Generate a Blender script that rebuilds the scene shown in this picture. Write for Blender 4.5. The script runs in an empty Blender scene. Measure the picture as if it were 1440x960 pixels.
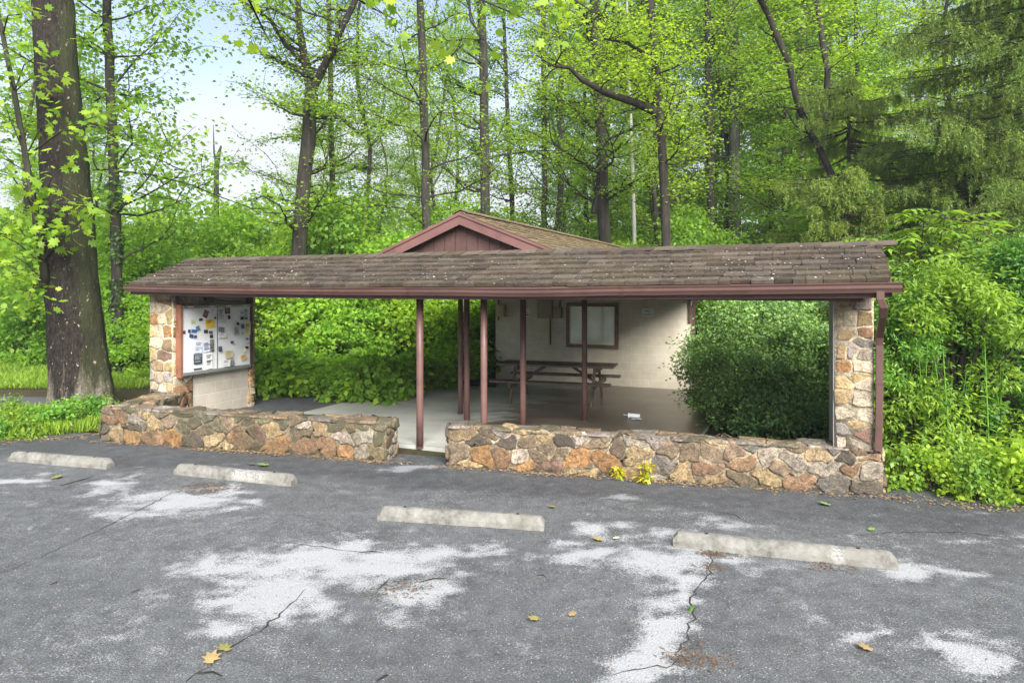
import bpy, math, random
import numpy as np
from mathutils import Vector, noise as mnoise

random.seed(7)
sc = bpy.context.scene
COL = sc.collection
PI = math.pi
# ------------------------------------------------------------------ layout
F, CX, HY, CAMH = 960.0, 720.0, 407.0, 2.3          # survey of the photograph: focal length, centre, eye level, eye height


def gp(px, py, z=0.0):
    Y = F * (CAMH - z) / (py - HY)
    return Vector(((px - CX) / F * Y, Y, z))


def pp(px, py, Y):
    return Vector(((px - CX) / F * Y, Y, CAMH - (py - HY) / F * Y))


TH = math.radians(23.5)                              # the shelter's eave direction
EM = Vector((math.cos(TH), -math.sin(TH), 0))
EN = Vector((math.sin(TH), math.cos(TH), 0))
E0 = Vector((3.99, 7.16, 0))
EL = 11.54                                           # eave length


def B(u, v, z=0.0):
    return E0 + EM * u + EN * v + Vector((0, 0, z))


W0 = gp(140, 620)                                    # stone walls: foot line, left to right
W1 = gp(1243, 698)
WM = (W1 - W0).normalized()
WN = Vector((-WM.y, WM.x, 0))
WLEN = (W1 - W0).length


def W(s, d, z=0.0):
    return W0 + WM * s + WN * d + Vector((0, 0, z))


def w_at_px(px):
    r = (px - CX) / F
    return (W0.x - r * W0.y) / (r * WM.y - WM.x)


# ------------------------------------------------------------------ mesh helpers
WORLD = {}


class MB:
    def __init__(s):
        s.v = []; s.f = []; s.c = []; s.m = []

    def vert(s, p):
        s.v.append((p[0], p[1], p[2])); return len(s.v) - 1

    def face(s, idx, col=(1, 1, 1), mi=0):
        s.f.append(tuple(idx)); s.c.append(col); s.m.append(mi)

    def poly(s, pts, col=(1, 1, 1), mi=0):
        s.face([s.vert(p) for p in pts], col, mi)

    def box8(s, p, col=(1, 1, 1), mi=0, skip=()):
        """p: 4 bottom points ccw, then the 4 above them"""
        i = [s.vert(q) for q in p]
        fs = [(3, 2, 1, 0), (4, 5, 6, 7), (0, 1, 5, 4), (1, 2, 6, 5), (2, 3, 7, 6), (3, 0, 4, 7)]
        for k, f in enumerate(fs):
            if k not in skip:
                s.face([i[j] for j in f], col, mi)

    def frame_box(s, fn, a0, a1, b0, b1, z0, z1, col=(1, 1, 1), mi=0, skip=()):
        q = [fn(a0, b0, z0), fn(a1, b0, z0), fn(a1, b1, z0), fn(a0, b1, z0),
             fn(a0, b0, z1), fn(a1, b0, z1), fn(a1, b1, z1), fn(a0, b1, z1)]
        s.box8(q, col, mi, skip)

    def tube(s, pts, rads, n=8, cap=True, col=(1, 1, 1), wob=0.0, rs=None, mi=0):
        pts = [Vector(p) for p in pts]
        rings = []
        ref = Vector((0.3, 1, 0.1)).normalized()
        for k, p in enumerate(pts):
            if k == 0: t = pts[1] - pts[0]
            elif k == len(pts) - 1: t = pts[-1] - pts[-2]
            else: t = pts[k + 1] - pts[k - 1]
            t = t.normalized()
            a = t.cross(ref)
            if a.length < 1e-3: a = t.cross(Vector((1, 0, 0)))
            a.normalize(); b = t.cross(a)
            ring = []
            for j in range(n):
                ang = 2 * PI * j / n
                r = rads[k] * (1 + (wob * (rs.rand() - .5) if rs is not None else 0))
                ring.append(s.vert(p + (a * math.cos(ang) + b * math.sin(ang)) * r))
            rings.append(ring)
        for k in range(len(rings) - 1):
            for j in range(n):
                s.face((rings[k][j], rings[k + 1][j], rings[k + 1][(j + 1) % n], rings[k][(j + 1) % n]), col, mi)
        if cap:
            s.face(rings[0], col, mi); s.face(list(reversed(rings[-1])), col, mi)

    def extrude(s, prof, path, closed=True, col=(1, 1, 1), cap=True, mi=0):
        """prof: fn(point index) -> list of points"""
        rings = [[s.vert(q) for q in prof(k)] for k in range(path)]
        n = len(rings[0])
        for k in range(path - 1):
            for j in range(n if closed else n - 1):
                s.face((rings[k][j], rings[k][(j + 1) % n], rings[k + 1][(j + 1) % n], rings[k + 1][j]), col, mi)
        if cap and closed:
            s.face(list(reversed(rings[0])), col, mi); s.face(rings[-1], col, mi)

    def build(s, name, mats, parent=None, smooth=False, origin=None, bevel=0.0, seg=2):
        if not isinstance(mats, (list, tuple)): mats = [mats]
        return link_mesh(name, np.array(s.v, dtype=np.float64), s.f, mats, parent, smooth, origin, s.c, s.m, bevel, seg)


def link_mesh(name, v, faces, mats, parent=None, smooth=False, origin=None, cols=None, mi=None, bevel=0.0, seg=2):
    v = np.asarray(v, dtype=np.float64)
    if parent is not None:
        off = np.array(WORLD[parent.name])
    elif origin is not None:
        off = np.array(origin)
    else:
        off = np.array([(v[:, 0].min() + v[:, 0].max()) / 2, (v[:, 1].min() + v[:, 1].max()) / 2, v[:, 2].min()])
    me = bpy.data.meshes.new(name)
    vv = v - off
    if isinstance(faces, np.ndarray):
        nf, k = faces.shape
        me.vertices.add(len(vv)); me.vertices.foreach_set('co', vv.astype(np.float32).ravel())
        me.loops.add(nf * k); me.loops.foreach_set('vertex_index', faces.astype(np.int32).ravel())
        me.polygons.add(nf); me.polygons.foreach_set('loop_start', np.arange(0, nf * k, k, dtype=np.int32))
        me.polygons.foreach_set('loop_total', np.full(nf, k, dtype=np.int32))
        me.update(calc_edges=True)
    else:
        me.from_pydata([tuple(x) for x in vv], [], faces)
        if cols is not None and any(c != (1, 1, 1) for c in cols):
            a = me.color_attributes.new('Col', 'FLOAT_COLOR', 'CORNER')
            arr = np.ones((len(me.loops), 4), dtype=np.float32)
            k = 0
            for f, c in zip(faces, cols):
                arr[k:k + len(f), :3] = c; k += len(f)
            a.data.foreach_set('color', arr.ravel())
        if mi is not None and any(mi):
            me.polygons.foreach_set('material_index', np.array(mi, dtype=np.int32))
    for m in mats: me.materials.append(m)
    if smooth: me.polygons.foreach_set('use_smooth', np.ones(len(me.polygons), dtype=bool))
    o = bpy.data.objects.new(name, me); COL.objects.link(o)
    if parent is not None:
        o.parent = parent; WORLD[o.name] = WORLD[parent.name]
    else:
        o.location = off; WORLD[o.name] = tuple(off)
    if bevel:
        b = o.modifiers.new('Bevel', 'BEVEL'); b.width = bevel; b.segments = seg; b.limit_method = 'ANGLE'
    return o


def tag(o, label=None, cat=None, group=None, kind=None):
    if label: o['label'] = label
    if cat: o['category'] = cat
    if group: o['group'] = group
    if kind: o['kind'] = kind
    return o


def thing(name, loc, label, cat, group=None):
    o = bpy.data.objects.new(name, None); COL.objects.link(o)
    o.empty_display_size = .2
    o.location = loc; WORLD[o.name] = tuple(loc)
    return tag(o, label, cat, group)


def copy_tree(root, loc, rz=0, scale=1.0, label=None, group=None):
    r = root.copy(); COL.objects.link(r); r.location = loc; r.rotation_euler = (0, 0, rz)
    r.scale = scale if isinstance(scale, (tuple, list)) else (scale,) * 3
    if label: r['label'] = label
    if group: r['group'] = group
    for ch in list(root.children):
        c = ch.copy(); COL.objects.link(c); c.parent = r
        for g in ch.children:
            d = g.copy(); COL.objects.link(d); d.parent = c
    return r


# ------------------------------------------------------------------ materials
class NT:
    def __init__(s, name):
        s.m = bpy.data.materials.new(name); s.m.use_nodes = True
        s.t = s.m.node_tree; s.n = s.t.nodes; s.l = s.t.links
        s.n.clear()
        s.out = s.n.new('ShaderNodeOutputMaterial')

    def new(s, typ, **kw):
        n = s.n.new('ShaderNode' + typ)
        for k, v in kw.items():
            if k.startswith('i_'):
                key = k[2:].replace('_', ' ')
                n.inputs[key].default_value = v
            else: setattr(n, k, v)
        return n

    def link(s, a, b): s.l.new(a, b)

    def coord(s, kind='Object', scale=(1, 1, 1)):
        tc = s.new('TexCoord'); mp = s.new('Mapping'); mp.inputs['Scale'].default_value = scale
        s.link(tc.outputs[kind], mp.inputs[0]); return mp.outputs[0]

    def noise(s, vec, scale, detail=4, rough=.6, dist=0.0):
        n = s.new('TexNoise'); n.inputs['Scale'].default_value = scale; n.inputs['Detail'].default_value = detail
        n.inputs['Roughness'].default_value = rough; n.inputs['Distortion'].default_value = dist
        s.link(vec, n.inputs['Vector']); return n.outputs['Fac']

    def ramp(s, fac, stops):
        r = s.new('ValToRGB'); e = r.color_ramp.elements
        while len(e) > 1: e.remove(e[-1])
        for k, (p, c) in enumerate(stops):
            if isinstance(c, (int, float)): c = (c, c, c)
            el = e[0] if k == 0 else e.new(p)
            el.position = p; el.color = (c[0], c[1], c[2], 1)
        s.link(fac, r.inputs[0]); return r.outputs[0]

    def mix(s, fac, a, b, typ='MIX'):
        m = s.new('Mix', data_type='RGBA', blend_type=typ)
        for key, x in ((0, fac), (6, a), (7, b)):
            if hasattr(x, 'links'): s.link(x, m.inputs[key])
            elif isinstance(x, (int, float)): m.inputs[key].default_value = x if key == 0 else (x, x, x, 1)
            else: m.inputs[key].default_value = (x[0], x[1], x[2], 1)
        return m.outputs[2]

    def math(s, op, a, b=0.0, c=0.0, clamp=False):
        m = s.new('Math', operation=op); m.use_clamp = clamp
        for key, x in ((0, a), (1, b), (2, c)):
            if hasattr(x, 'links'): s.link(x, m.inputs[key])
            else: m.inputs[key].default_value = x
        return m.outputs[0]

    def attr(s, name):
        a = s.new('Attribute'); a.attribute_name = name; return a

    def principled(s, col, rough=.8, bump=None, strength=.3, dist=.01, spec=.3, metallic=0.0):
        p = s.new('BsdfPrincipled')
        for key, x in (('Base Color', col), ('Roughness', rough), ('Specular IOR Level', spec), ('Metallic', metallic)):
            if hasattr(x, 'links'): s.link(x, p.inputs[key])
            elif key == 'Base Color': p.inputs[key].default_value = (x[0], x[1], x[2], 1)
            else: p.inputs[key].default_value = x
        if bump is not None:
            b = s.new('Bump'); b.inputs['Strength'].default_value = strength; b.inputs['Distance'].default_value = dist
            s.link(bump, b.inputs['Height']); s.link(b.outputs[0], p.inputs['Normal'])
        s.link(p.outputs[0], s.out.inputs['Surface'])
        return p


def mat_paint(name, col, dirt=.35, rough=.5, scale=3.0, bump=.15):
    t = NT(name); v = t.coord('Object')
    n = t.noise(v, scale, 6, .65); n2 = t.noise(v, 40, 3)
    dark = tuple(c * (1 - dirt) for c in col); lite = tuple(min(1, c * (1 + dirt * .5)) for c in col)
    c = t.ramp(n, [(.3, dark), (.5, col), (.72, lite)])
    ch = t.ramp(t.noise(v, 19, 6, .75), [(.63, 0), (.68, 1)])
    c = t.mix(t.math('MULTIPLY', ch, .45), c, tuple(x * .42 + .012 for x in col))
    fa = t.ramp(t.noise(v, 7, 6, .7), [(.60, 0), (.72, 1)])
    c = t.mix(t.math('MULTIPLY', fa, .35), c, tuple(min(1, x * .8 + .075) for x in col))
    t.principled(c, t.math('MULTIPLY_ADD', n2, .25, rough - .1), n2, bump, .004, spec=.35)
    return t.m


def mat_leaf(name, col, var=.35, trans=.42, back=None, gloss=.35, clump=1.3):
    t = NT(name)
    g = t.new('NewGeometry'); oi = t.new('ObjectInfo')
    v = t.coord('Object')
    n = t.noise(v, clump, 2)
    r = t.math('ADD', t.math('MULTIPLY', g.outputs['Random Per Island'], .6), t.math('MULTIPLY', n, .6))
    r = t.math('ADD', r, t.math('MULTIPLY', oi.outputs['Random'], .3))
    dark = (col[0] * (1 - var) * .85, col[1] * (1 - var * .8), col[2] * (1 - var * .7))
    lite = (min(1, col[0] * (1 + var * 1.5)), min(1, col[1] * (1 + var)), col[2] * (1 + var * .2))
    c = t.ramp(r, [(.25, dark), (.7, col), (1.15 if False else 1.0, lite)])
    p = t.principled(c, .48, spec=gloss)
    tr = t.new('BsdfTranslucent')
    tc = t.mix(1.0, c, (1.35, 1.3, .55), 'MULTIPLY')
    t.link(tc, tr.inputs[0])
    ms = t.new('MixShader'); ms.inputs[0].default_value = trans
    t.link(p.outputs[0], ms.inputs[1]); t.link(tr.outputs[0], ms.inputs[2])
    t.link(ms.outputs[0], t.out.inputs['Surface'])
    return t.m


def mat_bark(name, c0, c1, c2=None, sx=9, bump=.8, moss=0.0, pale=0.0, flecks=0.0):
    t = NT(name)
    v = t.coord('Object', (sx, sx, sx * (.38 if sx > 20 else .16))); v1 = t.coord('Object')
    n = t.noise(v, 1.0, 8, .7, .4); nb = t.noise(v1, 1.1, 4)
    c = t.ramp(n, [(.32, c0), (.52, c1), (.7, c2 or c1)])
    if pale:
        sep = t.new('SeparateXYZ'); tc = t.new('TexCoord'); t.link(tc.outputs['Object'], sep.inputs[0])
        vs = t.coord('Object', (2.6, 2.6, .42))
        low = t.math('MULTIPLY_ADD', sep.outputs[2], -.34, .98, True)
        k = t.math('MULTIPLY', t.noise(vs, 1.3, 6, .6), low)
        k = t.ramp(t.math('ADD', k, t.math('MULTIPLY_ADD', n, .16, -.08)), [(.38, 0), (.49, 1)])
        c = t.mix(t.math('MULTIPLY', k, pale), c, t.ramp(t.noise(v1, 22, 4), [(.3, (.075, .062, .050)), (.7, (.21, .18, .15))]))
    if moss:
        ge = t.new('NewGeometry'); sp = t.new('SeparateXYZ'); t.link(ge.outputs['Normal'], sp.inputs[0])
        k = t.math('ADD', t.math('MULTIPLY', sp.outputs[0], .5), t.math('MULTIPLY', nb, .7))
        k = t.ramp(k, [(.62, 0), (.82, 1)])
        c = t.mix(t.math('MULTIPLY', k, moss), c, (.075, .095, .03))
    if flecks:
        k = t.ramp(t.noise(t.coord('Object', (1, 1, .6)), 16, 3), [(.66, 0), (.70, 1)])
        c = t.mix(t.math('MULTIPLY', k, flecks), c, (.30, .25, .19))
    t.principled(c, .9, n, bump, .03, spec=.2)
    return t.m


def mat_stone(name, moss=.0, rough=.85, stain=.62):
    t = NT(name); v = t.coord('Object')
    n = t.noise(v, 8, 9, .72, .3); n2 = t.noise(v, 48, 5, .75); n3 = t.noise(v, 2.6, 6, .65); n4 = t.noise(v, 17, 7, .7, .6)
    base = t.attr('Col').outputs['Color']
    f = t.ramp(n, [(.30, (.38, .36, .34)), (.46, (.85, .85, .85)), (.56, (1.05, 1.03, 1.0)), (.70, (1.75, 1.65, 1.5))])
    c = t.mix(1.0, base, f, 'MULTIPLY')
    c = t.mix(1.0, c, t.ramp(n2, [(.33, (.5, .5, .5)), (.5, (1, 1, 1)), (.68, (1.6, 1.58, 1.52))]), 'MULTIPLY')
    k = t.ramp(n4, [(.47, 0), (.60, 1)])
    c = t.mix(t.math('MULTIPLY', k, stain), c, (.055, .046, .036))
    sp = t.ramp(t.noise(v, 26, 4), [(.62, 0), (.70, 1)])
    c = t.mix(t.math('MULTIPLY', sp, .35), c, (.24, .225, .195))
    if moss:
        k = t.ramp(n3, [(.40, 0), (.60, 1)])
        c = t.mix(t.math('MULTIPLY', k, moss), c, (.075, .070, .042))
    h = t.math('ADD', t.math('MULTIPLY', n, 1.2), t.math('MULTIPLY', n2, .4)); h = t.math('ADD', h, t.math('MULTIPLY', n4, .6))
    t.principled(c, rough, h, .9, .03, spec=.2)
    return t.m


def mat_shingle(name, moss=.3, mosscol=(.16, .13, .07)):
    t = NT(name); v = t.coord('Object')
    base = t.attr('Col').outputs['Color']
    vs = t.new('Mapping'); tc = t.new('TexCoord')
    n = t.noise(v, 14, 6, .7); n3 = t.noise(v, 1.6, 5, .6); n4 = t.noise(v, 60, 3)
    c = t.mix(1.0, base, t.ramp(n, [(.25, (.55, .55, .55)), (.55, (1, 1, 1)), (.8, (1.4, 1.38, 1.35))]), 'MULTIPLY')
    k = t.ramp(n3, [(.42, 0), (.68, 1)])
    c = t.mix(t.math('MULTIPLY', k, moss), c, mosscol)
    t.principled(c, .9, t.math('ADD', n, t.math('MULTIPLY', n4, .6)), .6, .012, spec=.2)
    return t.m


def mat_plain(name, col, rough=.6, spec=.3, metallic=0.0, var=.2, scale=12, bump=.1):
    t = NT(name); v = t.coord('Object'); n = t.noise(v, scale, 5, .65)
    c = t.ramp(n, [(.3, tuple(x * (1 - var) for x in col)), (.7, tuple(min(1, x * (1 + var)) for x in col))])
    t.principled(c, rough, n, bump, .004, spec=spec, metallic=metallic)
    return t.m


M = {}
M['maroon'] = mat_paint('maroon_paint', (.083, .040, .035), .35, .42)
M['maroon_lit'] = mat_paint('maroon_lit_paint', (.140, .070, .060), .3, .55, 2.2)  # lighter copy of the maroon, its lit look put into the colour
M['gutter'] = mat_paint('maroon_gutter_metal', (.090, .049, .040), .32, .38, 1.3, .05)
M['post'] = mat_paint('post_paint', (.135, .072, .062), .28, .42, 5)
M['siding'] = mat_paint('siding_paint', (.080, .043, .036), .45, .8, 1.6, .3)
M['soffit'] = mat_paint('soffit_boards', (.10, .055, .042), .4, .7)
M['redwood'] = mat_paint('red_stained_wood', (.20, .085, .048), .45, .6, 6)
M['brownwood'] = mat_paint('brown_frame_wood', (.19, .115, .075), .4, .6, 6)
M['tablewood'] = mat_paint('weathered_table_wood', (.135, .096, .072), .45, .6, 7, .4)
M['stone'] = mat_stone('field_stone', .15)
M['stone_moss'] = mat_stone('mossy_field_stone', .55)
M['pillar_stone'] = mat_stone('pillar_stone', 0, .85, .12)
M['shingle'] = mat_shingle('porch_shingles', .35, (.115, .098, .055))
M['shingle2'] = mat_shingle('main_roof_shingles', .75, (.18, .135, .062))
M['concrete'] = None
M['black'] = mat_plain('black_plastic', (.012, .012, .013), .4)
M['alu'] = mat_plain('aluminium_trim', (.32, .33, .33), .4, .5, .6, .15)
M['whiteboard'] = mat_plain('whiteboard', (.66, .68, .69), .35, .4, 0, .06, 4, .02)
M['beige_metal'] = mat_plain('beige_metal_box', (.40, .34, .17), .5, .4, 0, .12, 6)
M['tan_metal'] = mat_plain('tan_metal_box', (.30, .255, .17), .5, .4, 0, .12, 6)
M['sign'] = mat_plain('white_sign', (.72, .70, .66), .5, .3, 0, .06)
M['ink'] = mat_plain('black_ink', (.02, .02, .02), .6)
M['plasticwhite'] = mat_plain('white_cup_plastic', (.80, .82, .82), .35, .5, 0, .1)
M['curtain'] = mat_plain('pale_blind', (.52, .58, .47), .7, .2, 0, .25, 3)


def block_mat(name, col, bw=.4, bh=.2, mort=.012, bump=.25, axis='u'):
    t = NT(name)
    g = t.new('NewGeometry')
    vr = t.new('VectorRotate', rotation_type='Z_AXIS'); vr.inputs['Angle'].default_value = TH if axis == 'u' else TH - PI / 2
    t.link(g.outputs['Position'], vr.inputs['Vector'])
    sp = t.new('SeparateXYZ'); t.link(vr.outputs[0], sp.inputs[0])
    cb = t.new('CombineXYZ'); t.link(sp.outputs[0], cb.inputs[0]); t.link(sp.outputs[2], cb.inputs[1])
    br = t.new('TexBrick'); t.link(cb.outputs[0], br.inputs['Vector'])
    br.inputs['Scale'].default_value = 1; br.inputs['Brick Width'].default_value = bw; br.inputs['Row Height'].default_value = bh
    br.inputs['Mortar Size'].default_value = mort; br.inputs['Mortar Smooth'].default_value = .4; br.inputs['Bias'].default_value = 0
    br.inputs['Color1'].default_value = (*[c * .95 for c in col], 1); br.inputs['Color2'].default_value = (*[c * 1.05 for c in col], 1)
    br.inputs['Mortar'].default_value = (*[min(1, c * 1.12) for c in col], 1)
    v = t.coord('Object'); n = t.noise(v, 2.0, 6, .7); n2 = t.noise(v, 55, 4)
    c = t.mix(1.0, br.outputs['Color'], t.ramp(n, [(.3, (.80, .79, .76)), (.65, (1.05, 1.05, 1.05))]), 'MULTIPLY')
    h = t.math('ADD', t.math('MULTIPLY', br.outputs['Fac'], -1.0), t.math('MULTIPLY', n2, .35))
    t.principled(c, .75, h, bump, .01, spec=.25)
    return t.m


M['block_back'] = block_mat('painted_block_wall', (.58, .53, .425), .4, .2, .008, .35)
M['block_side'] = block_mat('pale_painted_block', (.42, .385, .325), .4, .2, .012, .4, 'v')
M['plaster'] = mat_plain('grey_render', (.36, .35, .31), .8, .2, 0, .2, 4, .3)


def mat_concrete_wet():
    t = NT('patio_concrete'); v = t.coord('Object')
    n = t.noise(v, 1.0, 6, .65, .5); n2 = t.noise(v, 30, 4); n3 = t.noise(t.coord('Object', (1, 2.6, 1)), 1.4, 5, .6, .6)
    k = t.attr('Wet').outputs['Fac']
    k = t.math('ADD', k, t.math('MULTIPLY_ADD', n3, 1.2, -.6))
    k = t.ramp(k, [(.35, 0), (.65, 1)])
    dry = t.ramp(n, [(.3, (.24, .24, .215)), (.55, (.33, .335, .30)), (.75, (.40, .40, .36))])
    wet = t.ramp(n, [(.3, (.08, .063, .046)), (.6, (.135, .112, .083)), (.8, (.21, .18, .14))])
    c = t.mix(k, dry, wet)
    rough = t.math('MULTIPLY_ADD', k, -.40, .72)
    rough = t.math('ADD', rough, t.math('MULTIPLY_ADD', n2, .2, -.1))
    t.principled(c, rough, n2, .12, .004, spec=.45)
    return t.m


M['patio'] = mat_concrete_wet()


def mat_asphalt(name, worn=True, tint=(.075, .079, .088)):
    t = NT(name); v = t.coord('Object')
    big = t.noise(v, .55, 5, .6); mid = t.noise(v, 5.5, 6, .75); fine = t.noise(v, 75, 3, .8); grit = t.noise(v, 190, 2, .8)
    c = t.ramp(big, [(.3, tuple(x * .80 for x in tint)), (.55, tint), (.75, tuple(x * 1.25 for x in tint))])
    c = t.mix(1.0, c, t.ramp(mid, [(.3, (.66, .66, .66)), (.7, (1.32, 1.32, 1.32))]), 'MULTIPLY')
    c = t.mix(1.0, c, t.ramp(fine, [(.3, (.48, .48, .48)), (.5, (1, 1, 1)), (.68, (1.75, 1.75, 1.75))]), 'MULTIPLY')
    # pale aggregate showing through
    vo = t.new('TexVoronoi'); vo.inputs['Scale'].default_value = 58; t.link(v, vo.inputs['Vector'])
    sx = t.new('SeparateColor'); t.link(vo.outputs['Color'], sx.inputs[0])
    near = t.ramp(vo.outputs['Distance'], [(.20, 1), (.34, 0)])
    pick = t.ramp(t.math('ADD', sx.outputs[0], t.math('MULTIPLY_ADD', mid, .5, -.25)), [(.78, 0), (.83, 1)])
    stone = t.mix(sx.outputs[1], (.18, .17, .16), (.58, .57, .55))
    c = t.mix(t.math('MULTIPLY', t.math('MULTIPLY', near, pick), .7), c, stone)
    if worn:
        a = t.attr('Wear').outputs['Fac']
        e = t.math('ADD', a, t.math('MULTIPLY_ADD', mid, 1.15, -.58))
        e = t.math('ADD', e, t.math('MULTIPLY_ADD', fine, 1.2, -.60))
        k = t.ramp(e, [(.25, 0), (.64, 1)])
        pale = t.ramp(fine, [(.3, (.26, .266, .262)), (.6, (.42, .427, .423))])
        c = t.mix(t.math('MULTIPLY', k, .92), c, pale)
        d = t.attr('Fresh').outputs['Fac']
        c = t.mix(d, c, t.mix(1.0, c, (.60, .60, .63), 'MULTIPLY'))
    h = t.math('ADD', t.math('MULTIPLY', fine, .8), t.math('MULTIPLY', grit, .5))
    h = t.math('ADD', h, t.math('MULTIPLY', near, .25))
    t.principled(c, t.math('MULTIPLY_ADD', mid, .25, .58), h, .8, .012, spec=.3)
    return t.m


M['asphalt'] = mat_asphalt('worn_asphalt', True, (.104, .109, .108))
M['path'] = mat_asphalt('dark_path_asphalt', False, (.085, .088, .095))
M['crack'] = mat_plain('crack_filler_dark', (.030, .029, .028), .9)


def mat_ground(name, c0, c1, c2):
    t = NT(name); v = t.coord('Object')
    n = t.noise(v, .7, 8, .7); n2 = t.noise(v, 12, 4)
    c = t.ramp(t.math('ADD', t.math('MULTIPLY', n, .6), t.math('MULTIPLY', n2, .4)), [(.35, c0), (.5, c1), (.65, c2)])
    t.principled(c, .95, n2, .8, .05, spec=.1)
    return t.m


M['soil'] = mat_ground('forest_soil', (.03, .024, .014), (.055, .045, .025), (.045, .06, .02))
M['lawn'] = mat_ground('lawn_turf', (.08, .15, .02), (.13, .22, .03), (.20, .29, .05))


def mat_stop():
    t = NT('weathered_concrete'); v = t.coord('Object')
    n = t.noise(v, 6, 7, .7); n2 = t.noise(v, 45, 4); n3 = t.noise(v, 2.4, 4)
    c = t.ramp(n, [(.32, (.066, .064, .055)), (.47, (.15, .145, .128)), (.70, (.24, .235, .212))])
    k = t.ramp(n3, [(.52, 0), (.68, 1)])
    c = t.mix(t.math('MULTIPLY', k, .5), c, (.16, .155, .125))
    k2 = t.attr('Chip').outputs['Fac']
    c = t.mix(t.math('MULTIPLY', k2, t.ramp(n2, [(.42, 0), (.55, .8)])), c, (.31, .30, .28))
    t.principled(c, .88, t.math('ADD', n, t.math('MULTIPLY', n2, .7)), .7, .012, spec=.2)
    return t.m


M['stop'] = mat_stop()
M['leaf_spring'] = mat_leaf('spring_leaves', (.23, .37, .045), .42, .6)
M['leaf_under'] = mat_leaf('understory_leaves', (.225, .40, .055), .42, .6)
M['leaf_mid'] = mat_leaf('mid_green_leaves', (.175, .325, .045), .42, .58)
M['leaf_dark'] = mat_leaf('dark_green_leaves', (.085, .19, .035), .4, .42)
M['leaf_yellow'] = mat_leaf('yellow_green_leaves', (.27, .42, .045), .35, .55)
M['leaf_bush'] = mat_leaf('privet_leaves', (.15, .275, .085), .45, .3)
M['leaf_weed'] = mat_leaf('weed_leaves', (.125, .285, .045), .45, .42, clump=.8)
M['leaf_ash'] = mat_leaf('compound_leaves', (.18, .31, .040), .4, .45)
M['needles'] = mat_leaf('spruce_needles', (.155, .24, .05), .4, .42, clump=.7)
M['grass'] = mat_leaf('grass_blades', (.16, .27, .03), .4, .4)
M['ivy'] = mat_leaf('ivy_leaves', (.035, .075, .018), .4, .25)
M['bark'] = mat_bark('grey_brown_bark', (.014, .0125, .0105), (.036, .032, .027), (.070, .064, .054), 10, .7, .3)
M['bark_dark'] = mat_bark('dark_bark', (.010, .009, .0075), (.028, .024, .020), (.055, .049, .041), 10, .8, .3)
M['bark_big'] = mat_bark('big_trunk_bark', (.005, .0045, .004), (.020, .0165, .013), (.056, .045, .035), 26, 1.0, .35, .9, .9)
M['bark_pale'] = mat_bark('pale_bark', (.06, .056, .048), (.13, .125, .11), (.26, .25, .22), 7, .4, .25)
M['bark_birch'] = mat_bark('white_bark', (.14, .14, .13), (.28, .28, .26), (.38, .37, .35), 6, .3)

# ------------------------------------------------------------------ leaves
LEAF = np.array([(0, 0, 0), (-.34, .5, .07), (0, 1, -.12), (.34, .5, .07)])
LONG = np.array([(0, 0, 0), (-.16, .45, .04), (0, 1, -.16), (.16, .45, .04)])
NEED = np.array([(0, 0, 0), (-.10, .5, .02), (0, 1, -.05), (.10, .5, .02)])
BLADE = np.array([(-.035, 0, 0), (-.02, .6, .05), (0, 1, -.12), (.035, 0, 0)])
MAPLE = np.array([(0, 0), (-.28, .02), (-.20, .22), (-.52, .40), (-.30, .48), (-.38, .78), (-.14, .70), (0, 1.05),
                  (.14, .70), (.38, .78), (.30, .48), (.52, .40), (.20, .22), (.28, .02)])
MAPLE = np.c_[MAPLE, -.12 * np.abs(MAPLE[:, 0]) - .15 * MAPLE[:, 1] ** 2]


def unit(a):
    return a / np.maximum(np.linalg.norm(a, axis=1, keepdims=True), 1e-9)


def leaf_arrays(P, A, Nn, S, shape=LEAF):
    A = unit(A); s = unit(np.cross(A, Nn)); n = np.cross(s, A)
    k = len(shape)
    v = P[:, None, :] + S[:, None, None] * (shape[None, :, 0, None] * s[:, None, :] + shape[None, :, 1, None] * A[:, None, :] + shape[None, :, 2, None] * n[:, None, :])
    f = np.arange(len(P) * k).reshape(-1, k)
    return v.reshape(-1, 3), f


class LB:
    """collects leaves"""
    def __init__(s): s.P = []; s.A = []; s.N = []; s.S = []

    def add(s, P, A, N, S): s.P.append(P); s.A.append(A); s.N.append(N); s.S.append(S)

    def spray(s, rs, p, n, spread, size, flat=.35, droop=.25, tilt=.55):
        p = np.array(p)
        d = rs.normal(size=(n, 3)) * np.array([spread, spread, spread * flat])
        P = p + d
        A = d * np.array([1, 1, .3]) / max(spread, 1e-6) + rs.normal(size=(n, 3)) * .6
        A[:, 2] = A[:, 2] * .5 - droop
        N = rs.normal(size=(n, 3)) * tilt + np.array([0, 0, 1.0])
        s.add(P, A, N, size * rs.uniform(.6, 1.3, n))

    def dome(s, rs, c, r, n, size, shell=.55, up=.5):
        u = unit(rs.normal(size=(n, 3)))
        rad = (1 - shell * rs.rand(n) ** 2)
        P = np.array(c) + u * rad[:, None] * np.array(r)
        A = u + rs.normal(size=(n, 3)) * .7; A[:, 2] -= .2
        N = u * .7 + rs.normal(size=(n, 3)) * .45 + np.array([0, 0, up])
        s.add(P, A, N, size * rs.uniform(.6, 1.3, n))

    def build(s, name, mat, parent=None, shape=LEAF, zmin=None):
        P, A, N, S = [np.concatenate(x) for x in (s.P, s.A, s.N, s.S)]
        if zmin is not None:
            k = P[:, 2] > zmin; P, A, N, S = P[k], A[k], N[k], S[k]
        v, f = leaf_arrays(P, A, N, S, shape)
        return link_mesh(name, v, f, [mat], parent)


def rv(rs, s=1.0): return Vector(rs.normal(size=3) * s)


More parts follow.
